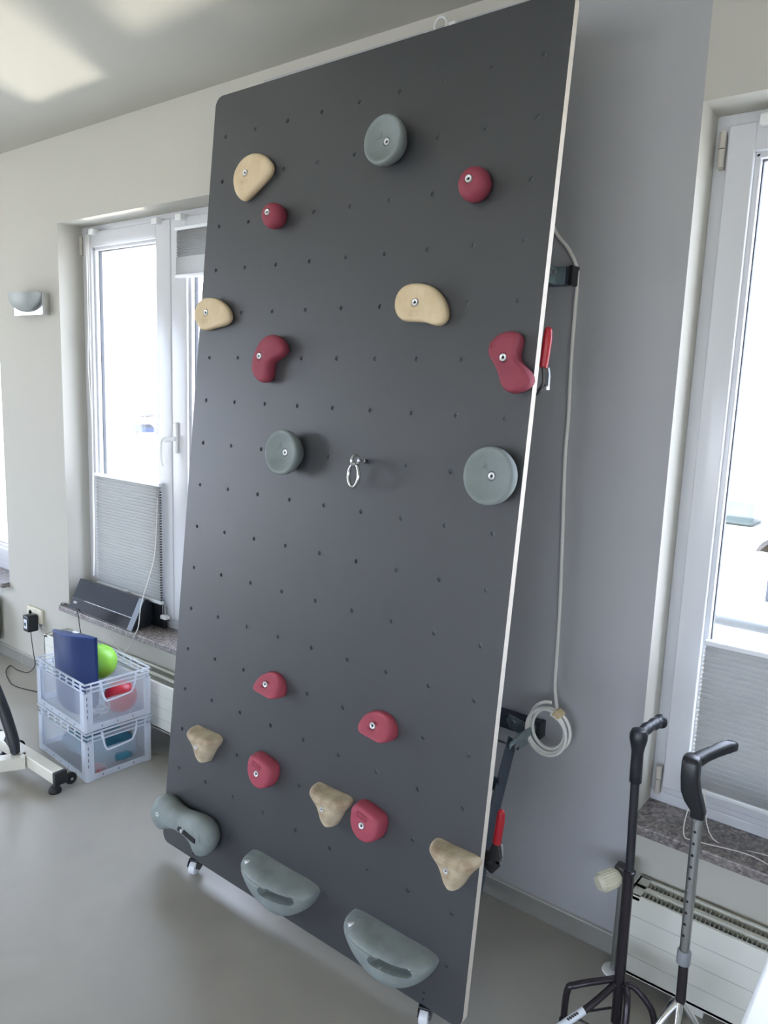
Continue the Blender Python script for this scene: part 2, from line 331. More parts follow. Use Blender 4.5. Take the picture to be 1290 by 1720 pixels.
# two swivel casters screwed to the bottom of the board
for cx in (.170, 1.128):
    a = Matrix.Translation((cx, -.0245, -.012)) @ Matrix.Rotation(math.radians(22), 4, 'Y')
    cs = bpy.data.objects.new('caster', None); C.objects.link(cs); cs.parent = panel; cs.matrix_parent_inverse = Matrix.Identity(4); cs.matrix_local = a
    m = MB(); n = 20
    for sx in (-1, 1):
        rows = []
        for xo in (.0155*sx, .0175*sx): rows.append([(xo, .004+.0255*math.sin(PI*k/n)-.004, .026*math.cos(PI*k/n)) for k in range(n+1)] + [(xo, -.010, -.016), (xo, -.016, 0), (xo, -.010, .006)])
        m.grid(rows, cap0=True, cap1=True)
    m.box(-.017, .017, .018, .0265, -.024, .020, bev=.003); m.cyl((0, .02, 0), (0, .034, 0), .006)
    o = m.build('caster_housing', MT['black'], cs, smooth=True)
    m = MB(); m.lathe((-.0135, -.005, .006), (1, 0, 0), [(0, 0), (.019, 0), (.0235, .003), (.0245, .0075), (.0245, .0195), (.0235, .024), (.019, .027), (0, .027)], 36)
    m.build('caster_wheel', MT['wheelw'], cs, smooth=True)
for cx in (.168, 1.125):
    for yy in (.018, .036): m = MB(); m.cyl((cx, yy, -.001), (cx, yy, .0012), .0028, n=12); m.build('caster_screw', MT['darkhole'], panel)

# ---- holds
def bolt(parent, p, ax=(0, 0, 1), r=.0092, sub=0.0):
    t = Vector(ax).normalized(); o = Vector(p) - t*sub
    m = MB(); m.lathe(o, t, [(r*.42, -.010), (r*.42, .0035), (r*.62, .0048), (r*.95, .0048), (r, .0036), (r, -.012)], 28)
    b = m.build('bolt', MT['boltm'], parent, smooth=True)
    m = MB(); m.lathe(o, t, [(r*.41, -.002), (r*.41, .0018)], 6); m.build('hex_socket', MT['darkhole'], b)
def hold(label, bx_, by_, cat='climbing hold', group=None, name='climbing_hold'):
    T = PM @ Matrix.Translation((bx_, by_, 0))
    return thing(name, label, cat, T=T, group=group)
def marking(t, pts, m, h=.0006):    # engraved maker's plate: a fine frame with illegible strokes; pts are four corners on the surface
    mb = MB(); P = [Vector(p) for p in pts]; nrm = (P[1]-P[0]).cross(P[3]-P[0]).normalized()
    for i in range(4): mb.tube([P[i], P[(i+1) % 4]], .0006, n=6)
    for k in range(5):
        u = .14+.17*k; a = P[0].lerp(P[1], u).lerp(P[3].lerp(P[2], u), .28); b = P[0].lerp(P[1], u+.06).lerp(P[3].lerp(P[2], u+.06), .72); mb.tube([a, b], .0005, n=6)
    mb.build('engraving', m, t)
def radial(poly, cx, cy, n=72, k=8):
    cp = catmull([Vector((p[0], p[1], 0)) for p in poly], k, closed=True)
    ang = sorted((math.atan2(p.y-cy, p.x-cx), math.hypot(p.x-cx, p.y-cy)) for p in cp)
    out = []
    for i in range(n):
        a = -PI + 2*PI*i/n
        lo = [q for q in ang if q[0] <= a]; hi = [q for q in ang if q[0] > a]
        p = lo[-1] if lo else (ang[-1][0]-2*PI, ang[-1][1]); q = hi[0] if hi else (ang[0][0]+2*PI, ang[0][1])
        f = (a-p[0])/max(1e-9, q[0]-p[0]); out.append((a, p[1]+(q[1]-p[1])*f))
    for _ in range(2): out = [(out[i][0], (out[i-1][1]+2*out[i][1]+out[(i+1) % n][1])/4) for i in range(n)]
    return out
def dome(t, poly, c, H, m, prof=None, rb=.0115, shift=(0, 0), name='grip', disp=None):
    """poly: outline in board metres; c: bolt position; H: height of the face over the board"""
    rad = radial(poly, *c)
    prof = prof or [(.93, 0), (.97, .1), (1.0, .35), (1.0, .6), (.975, .8), (.92, .93), (.83, 1.0), (.65, 1.04), (.45, 1.04), (.28, 1.03)]
    rows = []
    for s_, h in prof:
        row = []
        for a, r in rad:
            x = math.cos(a)*r*s_ + shift[0]*h; y = math.sin(a)*r*s_ + shift[1]*h; z = h*H
            if disp: z += disp(x, y, h)*min(1, h)
            row.append((x, y, z))
        rows.append(row)
    hl = prof[-1][1]*H + (disp(shift[0], shift[1], 1) if disp else 0)
    for r_, dz in ((rb*1.12, 0), (rb, -.001), (rb*.95, -.006), (.002, -.006)): rows.append([(math.cos(a)*r_+shift[0], math.sin(a)*r_+shift[1], hl+dz) for a, r in rad])
    mb = MB(); mb.grid(rows, cap0=True, cap1=True); o = mb.build(name, m, t, smooth=True, angle=60)
    bolt(t, (shift[0], shift[1], hl-.003)); return o

def disc(label, bx_, by_, r, H, rot):
    t = hold(label, bx_, by_, group=None)
    prof = [(.66, 0), (.70, .08), (.80, .25), (.92, .48), (.985, .72), (1.0, .92), (.985, 1.08), (.94, 1.16), (.88, 1.16), (.78, 1.06), (.6, .88), (.4, .76), (.22, .71)]
    ring = [(bx_+r*math.cos(2*PI*k/24), by_+r*math.sin(2*PI*k/24)*(1.02)) for k in range(24)]
    dome(t, ring, (bx_, by_), H, MT['gry'], prof)
    c, s_ = math.cos(rot), math.sin(rot)
    def q(x, y): return (x*c-y*s_, x*s_+y*c, H*.80)
    marking(t, [q(-.032, .016), q(-.008, .016), q(-.008, .032), q(-.032, .032)], MT['jug'])
disc('round grey disc hold near the top of the board', .762, 2.243, .063, .049, .3)
disc('grey dished disc hold at mid height, on the left beside the steel ring', .482, 1.403, .065, .049, .35)
disc('large grey disc hold at mid height close to the right edge of the board', 1.182, 1.403, .069, .049, .25)

for lab, c, H, poly in (
  ('beige half-moon hold at the upper left, tilted so its flat side faces lower right', (.202, 2.243), .028,
     [(.142, 2.235), (.150, 2.262), (.180, 2.290), (.222, 2.300), (.268, 2.290), (.303, 2.264), (.312, 2.243), (.303, 2.226), (.255, 2.195), (.215, 2.170), (.190, 2.163), (.165, 2.180), (.148, 2.205)]),
  ('beige half-moon hold on the left edge of the board, in front of the window', (.062, 1.823), .028,
     [(-.003, 1.826), (.008, 1.852), (.035, 1.870), (.068, 1.872), (.110, 1.864), (.150, 1.842), (.172, 1.815), (.172, 1.797), (.155, 1.786), (.100, 1.776), (.050, 1.768), (.028, 1.775), (.005, 1.798)]),
  ('large pale beige bean hold right of centre, above the steel ring', (.902, 1.823), .031,
     [(.830, 1.827), (.838, 1.853), (.862, 1.870), (.900, 1.873), (.945, 1.862), (.980, 1.832), (.998, 1.795), (.993, 1.774), (.974, 1.764), (.930, 1.774), (.890, 1.777), (.860, 1.780), (.838, 1.798)])):
    t = hold(lab, *c); dome(t, poly, c, H, MT['beige'])
    marking(t, [(-.014, -.034, H+.001), (.012, -.034, H+.001), (.012, -.022, H+.001), (-.014, -.022, H+.001)], MT['worn'])
for lab, c, H, r, (sx, sy) in (
  ('small round dark red ball hold below the tilted beige half-moon', (.342, 2.103), .052, .039, (0, .0)),
  ('small round dark red ball hold at the upper right of the board', (1.042, 2.103), .052, .042, (-.0, .003))):
    t = hold(lab, *c); cy_ = c[1]-.004
    ring = [(c[0]+.001+r*math.cos(2*PI*k/20), cy_+r*(.97)*math.sin(2*PI*k/20)) for k in range(20)]
    dome(t, ring, c, H, MT['red'], [(.80, 0), (.88, .1), (.97, .28), (1, .46), (.97, .63), (.88, .79), (.74, .92), (.55, .99), (.38, 1.01), (.32, 1.01)], shift=(sx, sy), rb=.0108)
for lab, c, H, poly, mk in (
  ('dark red kidney hold in the left half, below the beige one on the edge', (.342, 1.683), .038,
     [(.306, 1.645), (.308, 1.672), (.318, 1.700), (.336, 1.728), (.360, 1.745), (.390, 1.748), (.418, 1.735), (.436, 1.712), (.434, 1.694), (.412, 1.683), (.385, 1.670), (.378, 1.650), (.380, 1.625), (.368, 1.609), (.345, 1.606), (.318, 1.622)], [(.012, .028), (.036, .016), (.043, .030), (.019, .042)]),
  ('dark red hourglass hold at the right edge, above the grey disc', (1.182, 1.683), .040,
     [(1.137, 1.690), (1.135, 1.712), (1.148, 1.732), (1.175, 1.745), (1.205, 1.744), (1.214, 1.728), (1.210, 1.700), (1.217, 1.676), (1.243, 1.655), (1.257, 1.640), (1.252, 1.620), (1.225, 1.604), (1.200, 1.602), (1.182, 1.614), (1.172, 1.640), (1.155, 1.667)], [(-.036, .020), (-.004, .032), (-.008, .044), (-.040, .032)])):
    t = hold(lab, *c); dome(t, poly, c, H, MT['red'])
    marking(t, [(x, y, H+.0012) for x, y in mk], MT['redl'])

def wedge(label, c, poly, H, shift, m=MT['redl'], mk=None, disp=None):
    t = hold(label, *c)
    prof = [(1.0, 0), (1.02, .10), (1.01, .4), (.98, .68), (.94, .86), (.87, .96), (.76, 1.0), (.6, 1.01), (.42, 1.01), (.3, 1.01)]
    dome(t, poly, c, H, m, prof, shift=shift, rb=.010, disp=disp)
    if mk: marking(t, mk, MT['red'])
chip = lambda x, y, h: -.030*h*max(-.3, min(1, (y+.022)/.05))
wedge('small red flat-bottomed chip hold in the lower left, alone above the ledges', (.482, .703), [(.435, .700), (.447, .718), (.475, .733), (.505, .733), (.528, .718), (.538, .695), (.535, .672), (.520, .668), (.480, .671), (.447, .674), (.433, .682)], .044, (-.004, -.004), disp=chip)
wedge('small red flat-bottomed chip hold in the lower middle right', (.902, .703), [(.853, .702), (.864, .720), (.892, .733), (.925, .733), (.949, .720), (.960, .697), (.957, .673), (.942, .667), (.900, .670), (.865, .674), (.852, .684)], .044, (-.004, -.004), disp=chip)
for lab, c in (('small red D-shaped hold at lower left, between two beige ledges', (.482, .423)), ('small red D-shaped hold at lower centre, just right of the beige ledge', (.902, .423))):
    cx, cy = c
    wedge(lab, c, [(cx-.040, cy+.045), (cx-.015, cy+.050), (cx+.020, cy+.044), (cx+.048, cy+.036), (cx+.056, cy+.012), (cx+.048, cy-.022), (cx+.026, cy-.043), (cx+.0, cy-.048), (cx-.026, cy-.038), (cx-.044, cy-.012), (cx-.048, cy+.02)], .040, (-.004, -.004),
          mk=[(-.022, .018, .0418), (.012, .012, .0418), (.012, .026, .0418), (-.022, .032, .0418)])

def shelf(t, secs, m, top, nl=26, nth=56, pw=.85, disp=None, crown=.010, name='grip'):
    """secs: (y, centre x, half width, depth) from bottom to top, local to the bolt; stacked half-oval sections with a dished top"""
    def sec(f):
        f *= len(secs)-1; k = min(int(f), len(secs)-2); q = f-k
        def cr(i):
            p0, p1, p2, p3 = secs[max(k-1, 0)][i], secs[k][i], secs[k+1][i], secs[min(k+2, len(secs)-1)][i]
            return .5*(2*p1+(p2-p0)*q+(2*p0-5*p1+4*p2-p3)*q*q+(3*p1-p0-3*p2+p3)*q**3)
        return [cr(i) for i in range(4)]
    def pt(y, cx, hw, d, th, s_=1.0):
        c, s2 = math.cos(th), math.sin(th)
        return Vector((cx + hw*s_*math.copysign(abs(c)**pw, c), y, d*(1-(1-s_)*.72)*abs(s2)**pw if s_ == 1 else d*(.28*(1-s_)+ s_*abs(s2)**pw)))
    rows = []
    y0, c0, h0, d0 = sec(0)
    for s_ in (.05, .5, .8): 
        r = [pt(y0-.004*(1-s_**2), c0, h0, d0, PI*j/nth) for j in range(nth+1)]; r = [Vector((c0+(v.x-c0)*s_, v.y, v.z*s_)) for v in r]; rows.append(r)
    for i in range(nl+1):
        y, cx, hw, d = sec(i/nl); r = [pt(y, cx, hw, d, PI*j/nth) for j in range(nth+1)]
        for v in r: v.y += top*v.z*(i/nl)**2.5
        rows.append(r)
    y1, c1, h1, d1 = sec(1)
    for s_, dy in ((.985, .26), (.955, .47), (.915, .66), (.86, .82), (.79, .93), (.70, 1.0), (.58, 1.0), (.44, .95), (.3, .90), (.15, .87), (.01, .86)):
        rows.append([Vector((c1+(v.x-c1)*s_, y1+dy*crown+top*(v.z*s_), v.z*s_)) for v in [pt(y1, c1, h1, d1, PI*j/nth) for j in range(nth+1)]])
    if disp:
        for r in rows:
            for v in r: disp(v)
    mb = MB(); R = mb.grid(rows, closed=True, cap0=True, cap1=True)
    return mb.build(name, m, t, smooth=True, angle=50)
LEDGES = (
  ('worn beige ledge hold at the lower left edge of the board', .202), ('beige ledge hold at lower centre, between the two red D-shaped holds', .762), ('beige ledge hold at the lower right edge, paler at its right end', 1.182))
for lab, cx in LEDGES:
    t = hold(lab, cx, .423)
    def pocket(v):
        d = math.hypot((v.x+.002)/.013, (v.y+.006)/.013)
        if v.z > .012 and d < 1.4: v.z -= .010*max(0, 1-(d/1.4)**4)
    shelf(t, [(-.060, .004, .016, .036), (-.045, .004, .026, .046), (-.025, .004, .035, .052), (-.005, .003, .048, .056), (.012, .001, .063, .063), (.023, -.001, .070, .066), (.029, -.001, .071, .063)], MT['worn'], top=-.10, disp=pocket, crown=.010)
    bolt(t, (-.002, -.006, .048), ax=(0, -.25, 1), r=.0072)

def jug(lab, cx):
    t = hold(lab, cx, .143)
    def slot(v):
        # long finger slot in the front and a countersunk bolt hole at the left
        x, y = v.x, v.y
        dx = max(0, abs(x-.165)-.048)/.013; dy = (y+.022-.06*(x-.165))/.0125; d = math.hypot(dx, dy)
        if v.z > .03 and y < .02: v.z -= .042*max(0, 1-d**5) if d < 1 else 0
        d2 = math.hypot(x/.013, (y)/.013)
        if v.z > .03 and d2 < 1.3 and y < .014: v.z -= .008*(1-(d2/1.3)**4)
    shelf(t, [(-.118, .125, .018, .030), (-.108, .124, .040, .050), (-.085, .122, .080, .074), (-.055, .118, .115, .091), (-.025, .115, .136, .100), (-.006, .113, .145, .102), (.003, .112, .146, .098)], MT['jug'], top=-.15, nl=110, nth=190, pw=.78, disp=slot, crown=.0125)
    bolt(t, (-.006, .0, .064), ax=(-.6, 0, .8), r=.0074, sub=.0105)
    bolt(t, (.203, -.022, .052), ax=(0.1, -.1, 1), r=.0075, sub=.004)
jug('big grey half-bowl foothold at the bottom, the one nearer the left', .482)
jug('big grey half-bowl foothold at the bottom right, directly above the right caster', .902)

t = hold('long grey bone-shaped handle hold at the bottom left corner of the board', .062, .143)
fo = [(.006, .125), (.012, .158), (.028, .186), (.052, .197), (.080, .192), (.108, .182), (.150, .180), (.200, .188), (.250, .193), (.285, .183), (.306, .158), (.312, .130), (.302, .100), (.285, .078), (.262, .070), (.240, .080), (.222, .098), (.190, .108), (.150, .109), (.112, .103), (.085, .090), (.060, .080), (.032, .088), (.014, .104)]
fo = [Vector((x, y, 0)) for x, y in fo]; fo = catmull(fo, 4, closed=True)
cen = Vector((.16, .142, 0))
def inset(ps, d):
    n = len(ps); out = []
    for i in range(n):
        tt = (ps[(i+1) % n]-ps[i-1]).normalized(); nn = Vector((-tt.y, tt.x, 0))
        out.append(ps[i] - nn*d)
    return out
rows = []; sgn = 1 if sum((fo[i].x*fo[(i+1) % len(fo)].y-fo[(i+1) % len(fo)].x*fo[i].y) for i in range(len(fo))) > 0 else -1
for d, z in ((.016, 0), (.012, .006), (.006, .014), (.001, .028), (-.001, .045), (.003, .060), (.010, .070), (.018, .0745), (.026, .077)):
    rows.append([Vector((p.x-.062, p.y-.143, z)) for p in inset(fo, -sgn*d)])
last = rows[-1]
mid = [Vector((v.x, max(-.012, min(.030, v.y*.35+.004)), v.z+.002)) for v in last]
mb = MB(); mb.grid(rows + [[a.lerp(b, .5) + Vector((0, 0, .001)) for a, b in zip(last, mid)], mid], cap0=True, cap1=True)
# close the middle strip
g = mb.build('grip', MT['jug'], t, smooth=True, angle=60)
bolt(t, (.0, .0, .0765), r=.0078, sub=.002)
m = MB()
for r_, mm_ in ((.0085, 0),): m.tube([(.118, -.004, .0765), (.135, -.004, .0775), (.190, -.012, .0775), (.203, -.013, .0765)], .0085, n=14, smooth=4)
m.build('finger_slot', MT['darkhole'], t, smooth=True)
bolt(t, (.140, .0, .083), r=.006)

# eye bolt with a loose ring
t = hold('chromed eye bolt with a hanging steel ring in the middle of the board', .762, 1.403, cat='ring bolt', name='ring_bolt')
m = MB(); m.cyl((0, 0, -.01), (0, 0, .030), .005); m.cyl((0, 0, .004), (0, 0, .012), .0075, n=6)
m.tube([(0, .015*math.cos(a), .045+.015*math.sin(a)) for a in [2*PI*k/32 for k in range(33)]], .0042, caps=False); m.build('eye', MT['chrome'], t, smooth=True)
m = MB(); m.tube([(.031*math.sin(a)*.9, -.040+.031*math.cos(a), .046+.012*math.sin(a)) for a in [2*PI*k/40 for k in range(41)]], .0048, caps=False); m.build('ring', MT['chrome'], t, smooth=True)

# ------------------------------------------------------------------ wall fixing frame behind the board
def rails(label, z, strut):
    t = thing('wall_bracket', label, 'bracket', (-1.5, 2.05, z))
    m = MB(); m.box(-2.0, -.958, 2.033, 2.073, z-.024, z+.024, bev=.003); put(m, 'rail', MT['navy'], t)
    m = MB(); m.box(-.958, -.944, 2.030, 2.076, z-.027, z+.027, bev=.003); put(m, 'end_cap', MT['black'], t)
    return t
t = rails('upper dark wall rail with galvanised plate behind the top of the board', 1.979, False)
m = MB(); m.box(-1.045, -.966, 2.028, 2.033, 1.955, 2.003, bev=.001)
for (a, b) in (((-.995, 1.93), (-1.0, 2.03)),): m.box(-.998, -.993, 1.95, 2.03, 1.955, 2.003, bev=.001)
put(m, 'mounting_plate', MT['zinc'], t)
m = MB(); m.cyl((-.990, 1.975, 1.982), (-.978, 1.975, 1.982), .010, n=16); m.cyl((-.978, 1.975, 1.982), (-.968, 1.975, 1.982), .005, n=12); put(m, 'pivot_bolt', MT['steel'], t, smooth=True)
m = MB(); m.tube([(-1.003, 1.975, 1.985), (-1.003, 1.76, 1.80)], .012, n=4); put(m, 'strut', MT['navy'], t)
t = rails('lower dark wall rail with galvanised plates and a folding strut, beside the cable coil', .637, True)
m = MB()
# plate on the rail and the angled plate that carries the pivot
m.prism([(-1.045, .668), (-.962, .655), (-.962, .628), (-.985, .612), (-1.04, .628), (-1.052, .65)], 'y', 2.020, 2.026)
pts = [(-.961, 2.03, .658), (-.961, 2.03, .612), (-.985, 1.945, .592), (-.992, 1.925, .602), (-.990, 1.925, .628), (-.975, 1.96, .650)]
m.grid([pts, [(x+.005, y, z) for x, y, z in pts]], cap0=True, cap1=True); put(m, 'mounting_plate', MT['zinc'], t)
m = MB()
for c in ((-1.028, 2.02, .648), (-.985, 2.02, .640)): m = MB(); m.cyl(c, (c[0], c[1]-.006, c[2]), .008, n=14); put(m, 'plate_bolt', MT['steel'], t, smooth=True)
m = MB()
m.cyl((-.998, 1.945, .612), (-.972, 1.945, .612), .012, n=18); m.cyl((-.973, 1.945, .612), (-.962, 1.945, .612), .006, n=14); m.cyl((-1.035, 1.945, .615), (-.997, 1.945, .615), .005, n=12)
put(m, 'pivot_bolt', MT['steel'], t, smooth=True)
def bar(m, a, b, wd, th, side=Vector((1, 0, 0))):
    a, b = Vector(a), Vector(b); d = (b-a).normalized(); u = d.cross(side).normalized()*wd/2; v = side*th/2
    m.grid([[a+u+v, a-u+v, a-u-v, a+u-v], [b+u+v, b-u+v, b-u-v, b+u-v]], cap0=True, cap1=True)
m = MB(); bar(m, (-.993, 1.955, .630), (-.955, 1.80, .485), .034, .006, Vector((.8, -.6, 0)).normalized()); bar(m, (-.958, 1.812, .50), (-.900, 1.585, .235), .032, .006, Vector((.8, -.6, 0)).normalized())
put(m, 'strut', MT['navy'], t)
m = MB(); m.box(-1.9, -.968, 1.838, 1.850, .515, .553, bev=.002); put(m, 'cross_bar', MT['navy'], t)
# locking levers on the back of the board's right edge
for lab, (x, y, z), full in (('red-handled locking lever by the board edge at chest height', (-.850, 1.700, 1.80), False), ('red-handled locking lever low at the right edge of the board', (-.846, 1.615, .60), True)):
    t = thing('locking_lever', lab, 'toggle clamp', (x, y, z-.15), group=None)
    m = MB(); s_ = 1
    m.tube([(x+.008, y, z+.004), (x+.007, y, z-.02), (x+.003, y-.002, z-.072), (x+.002, y-.004, z-.084)], [.0095, .0115, .0115, .0105], n=16, smooth=5)
    m.lathe((x+.008, y, z+.003), (0, 0, 1), [(.0095, 0), (.008, .005), (.004, .008), (0, .009)], 16); put(m, 'handle_grip', MT['redvinyl'], t, smooth=True)
    m = MB()
    if full:
        pl = [(x-.008, z-.085), (x+.010, z-.085), (x+.013, z-.105), (x+.018, z-.118), (x+.014, z-.145), (x-.002, z-.168), (x-.012, z-.168), (x-.030, z-.155), (x-.030, z-.118), (x-.014, z-.110)]
        m.prism(pl, 'y', y-.008, y+.004)
    else:
        m.tube([(x+.002, y, z-.080), (x+.006, y, z-.105), (x+.004, y, z-.128), (x-.03, y+.0, z-.165)], .0055, n=8, smooth=3)
    put(m, 'lever_plate', MT['darksteel'], t)
    m = MB(); m.cyl((x-.012, y-.012, z-.140), (x-.012, y-.004, z-.140), .005, n=14)
    m.tube([(x+.012, y+.006, z-.084), (x+.016, y+.006, z-.10), (x+.016, y+.006, z-.130)], .003, n=8); m.box(x+.006, x+.018, y-.008, y+.008, z-.136, z-.128)
    m.box(x-.06, x-.02, y-.002, y+.006, z-.16, z-.12) 
    put(m, 'lever_pin', MT['steel'], t, smooth=True)

# white cable on the grey wall, with its coil
def wp(pts, y=2.07): return [(a*y, y, 1.66+b*y) for a, b in pts]
t = thing('wall_cable', 'white cable hanging down the grey wall, end coiled and taped', 'cable', (-.95, 2.07, .55))
m = MB(); m.tube([(-1.2, 2.06, 2.45), (-1.10, 2.06, 2.27)] + wp([(-.4978, .2208), (-.4737, .1916), (-.4595, .1659), (-.4575, .1426), (-.4577, .0477), (-.4555, -.0333), (-.4560, -.0914), (-.4511, -.2011), (-.4467, -.3142), (-.4455, -.4131)]) + [(-.908, 2.05, .76), (-.885, 2.018, .728)], .0052, n=10, smooth=8)
put(m, 'cable', MT['cord'], t, smooth=True)
m = MB(); pts = []
for k in range(4*40+1):
    a = 2*PI*k/40 + PI/2; lp = k/40; rr = .060+.006*math.sin(lp*2.3+1); 
    pts.append((-.908+.006*math.sin(lp*1.9)+rr*math.cos(a), 2.022-.006*(lp % 4), .674-.004*lp+.003*math.cos(lp*3)+(rr+.006)*math.sin(a)))
m.tube(pts, .0050, n=10); put(m, 'coil', MT['cord'], t, smooth=True)
m = MB(); m.box(-.012, .012, -.018, .016, -.012, .012, bev=.004, T=Matrix.Translation((-.878, 2.012, .724)) @ Matrix.Rotation(math.radians(35), 4, 'Y')); put(m, 'tape', MT['tape'], t)
t = thing('cable_hook', 'small white hook and cable loop under the ceiling above the board', 'hook', (-1.44, 2.05, 2.73))
m = MB(); m.tube([(-1.437+.022*math.cos(a), 2.05, 2.732+.022*math.sin(a)) for a in [2*PI*k/30 for k in range(31)]], .004, caps=False, n=8); m.cyl((-1.437, 2.05, 2.71), (-1.437, 2.08, 2.71), .005, n=10); put(m, 'loop', MT['white'], t, smooth=True)
m = MB(); m.box(-1.50, -1.46, 2.045, 2.08, 2.70, 2.725, bev=.004); put(m, 'clip', MT['white'], t); m = MB(); m.box(-1.41, -1.385, 2.05, 2.08, 2.715, 2.735, bev=.003); put(m, 'clip', MT['white'], t)

# ------------------------------------------------------------------ pleated blinds
def blind(label, x0, x1, z0, z1, y=2.165, flatlow=0, mount='low', pitch=.0155):
    t = thing('pleated_blind', label, 'blind', ((x0+x1)/2, y, z0))
    n = max(2, int((z1-z0-flatlow)/pitch)); rows = []; k = 0
    zz = z1
    for i in range(n*2+1):
        z = z1-(z1-z0-flatlow)*i/(2*n); yy = y + (.010 if i % 2 else 0); rows.append([(x0, yy, z), (x1, yy, z)])
    if flatlow: rows.append([(x0, y, z0), (x1, y, z0)])
    m = MB(); m.grid(rows, closed=False); put(m, 'fabric', MT['blind'], t)
    m = MB(); m.box(x0-.003, x1+.003, y-.006, y+.016, z1-.002, z1+.013, bev=.003); put(m, 'top_rail', MT['alu'], t)
    m = MB(); m.box(x0-.003, x1+.003, y-.006, y+.016, z0-.013, z0+.002, bev=.003); put(m, 'bottom_rail', MT['alu'], t)
    m = MB()
    xx = (x0+x1)/2; m.box(xx-.02, xx+.02, y-.018, y-.004, z0+.0, z0+.008, bev=.002); put(m, 'pull_tab', MT['white'], t)
    return t
b1 = blind('pleated blind covering the lower part of the left window pane', -3.552, -3.010, .595, 1.155)
b2 = blind('short pleated blind drawn up at the top of the sash beside the board', -2.872, -2.330, 2.105, 2.292, flatlow=.075, pitch=.008)
b3 = blind('pleated blind covering the lower part of the right-hand window pane', -.530, -.02, .565, .985)
blind('pleated blind on the second sash of the right-hand window', .13, .70, .565, .985)
for t, x0, x1 in ((b1, -3.552, -3.010), (b2, -2.872, -2.33), (b3, -.530, -.02)):
    for xx in (x0+.004, x1-.03): m = MB(); m.box(xx-.012, xx+.03, 2.165, 2.205, 2.335, 2.362, bev=.004); put(m, 'bracket', MT['white'], t)
m = MB()
for dx, sw in ((0, .006), (.012, -.004), (.022, .002)): m.tube([(-3.600+dx, 2.178, 2.34), (-3.603+dx+sw, 2.176, 1.95), (-3.598+dx-sw, 2.175, 1.7), (-3.590+dx*.4, 2.176, 1.45), (-3.59+dx*.4, 2.17, .9), (-3.588, 2.165, .62)], .0016, n=6, smooth=5)
put(m, 'cord', MT['cord'], b1)
m = MB(); m.tube([(-3.020, 2.16, 1.1), (-3.030, 2.15, .85), (-3.050, 2.13, .72), (-3.045, 2.08, .60), (-3.020, 2.045, .50), (-3.03, 2.03, .455), (-3.06, 2.03, .40), (-3.14, 2.035, .345), (-3.22, 2.04, .38), (-3.27, 2.035, .43)], .0022, n=8, smooth=6)
put(m, 'pull_cord', MT['cord'], b1)
m = MB(); m.box(-3.005, -2.965, 2.155, 2.185, .515, .533, bev=.003)
for xx in (-3.0, -2.985, -2.975): m.cyl((xx, 2.168, .53), (xx, 2.168, .585), .0012, n=6)
put(m, 'tension_foot', MT['white'], b1)
m = MB(); m.tube([(-.500, 2.16, .57), (-.512, 2.10, .53), (-.505, 2.05, .475), (-.47, 2.06, .464), (-.35, 2.09, .463), (-.25, 2.07, .463), (-.1, 2.10, .463)], .0015, n=6, smooth=6); m.tube([(-.49, 2.16, .57), (-.44, 2.10, .464), (-.3, 2.12, .463), (-.15, 2.09, .463)], .0015, n=6, smooth=6)
put(m, 'cord', MT['cord'], b3)
# side cords seen as a line of tiny knots along the blind's edge
for t, xx in ((b1, -3.008), (b3, -.532)):
    m = MB(); z0, z1 = (.60, 1.15) if t is b1 else (.57, .98)
    n = int((z1-z0)/.0125)
    for k in range(n): m.box(xx-.003, xx+.003, 2.162, 2.172, z0+.0125*k, z0+.0125*k+.006)
    put(m, 'pleat_edge', MT['darksteel'] if t is b1 else MT['cord'], t)

# ------------------------------------------------------------------ radiators
def radiator(label, x0, x1, yf, yb, z0, z1):
    t = thing('radiator', label, 'radiator', ((x0+x1)/2, (yf+yb)/2, z0))
    m = MB(); th = .012
    m.box(x0, x1, yf, yf+th, z0, z1, bev=.003); m.box(x0, x1, yb-th, yb, z0, z1, bev=.003)
    m.box(x0, x0+th, yf, yb, z0, z1, bev=.003); m.box(x1-th, x1, yf, yb, z0, z1, bev=.003)
    ym = (yf+yb)/2; m.box(x0, x1, ym-.009, ym+.009, z1-.02, z1, bev=.002); m.box(x0, x0+.035, yf, yb, z1-.012, z1)
    m.box(x0, x1, yf, yb, z0, z0+.01)
    put(m, 'casing', MT['rad'], t, smooth=True)
    m = MB(); x = x0+.04
    while x < x1-.03:
        for a, b in ((yf+th, ym-.009), (ym+.009, yb-th)): m.box(x, x+.0025, a, b, z1-.05, z1-.006)
        x += .0115
    put(m, 'grille', MT['fin'], t)
    m = MB()
    for k in range(1, 4): z = z0+(z1-z0)*k/4.0; m.box(x0+.002, x1-.002, yf-.0006, yf+.001, z-.0008, z+.0008)
    put(m, 'seam', MT['fin'], t)
    for xx in (x0+.2, x1-.2): m = MB(); m.box(xx-.02, xx+.02, yf+.04, yf+.07, 0, z0+.01); put(m, 'foot', MT['rad'], t)
    return t
r2 = radiator('low cream panel radiator under the right-hand window behind the walking canes', -.615, .78, 1.962, 2.066, .052, .296)
r1 = radiator('low cream panel radiator under the left window behind the crates', -3.70, -2.26, 1.940, 2.066, .112, .328)
radiator('low cream radiator at the left edge of the picture', -5.8, -4.42, 1.90, 2.06, .10, .36)
t = thing('thermostat_valve', 'cream ribbed thermostat head on the pipe at the right radiator corner', 'thermostat', (-.66, 2.0, .0))
m = MB(); axv = Vector((-.55, -.80, -.2)).normalized(); o0 = Vector((-.648, 1.985, .320))
m.lathe(o0, axv, [(.014, 0), (.021, .006), (.024, .02), (.0255, .045), (.024, .062), (.019, .070), (0, .072)], 32)
u = axv.orthogonal().normalized(); v = axv.cross(u)
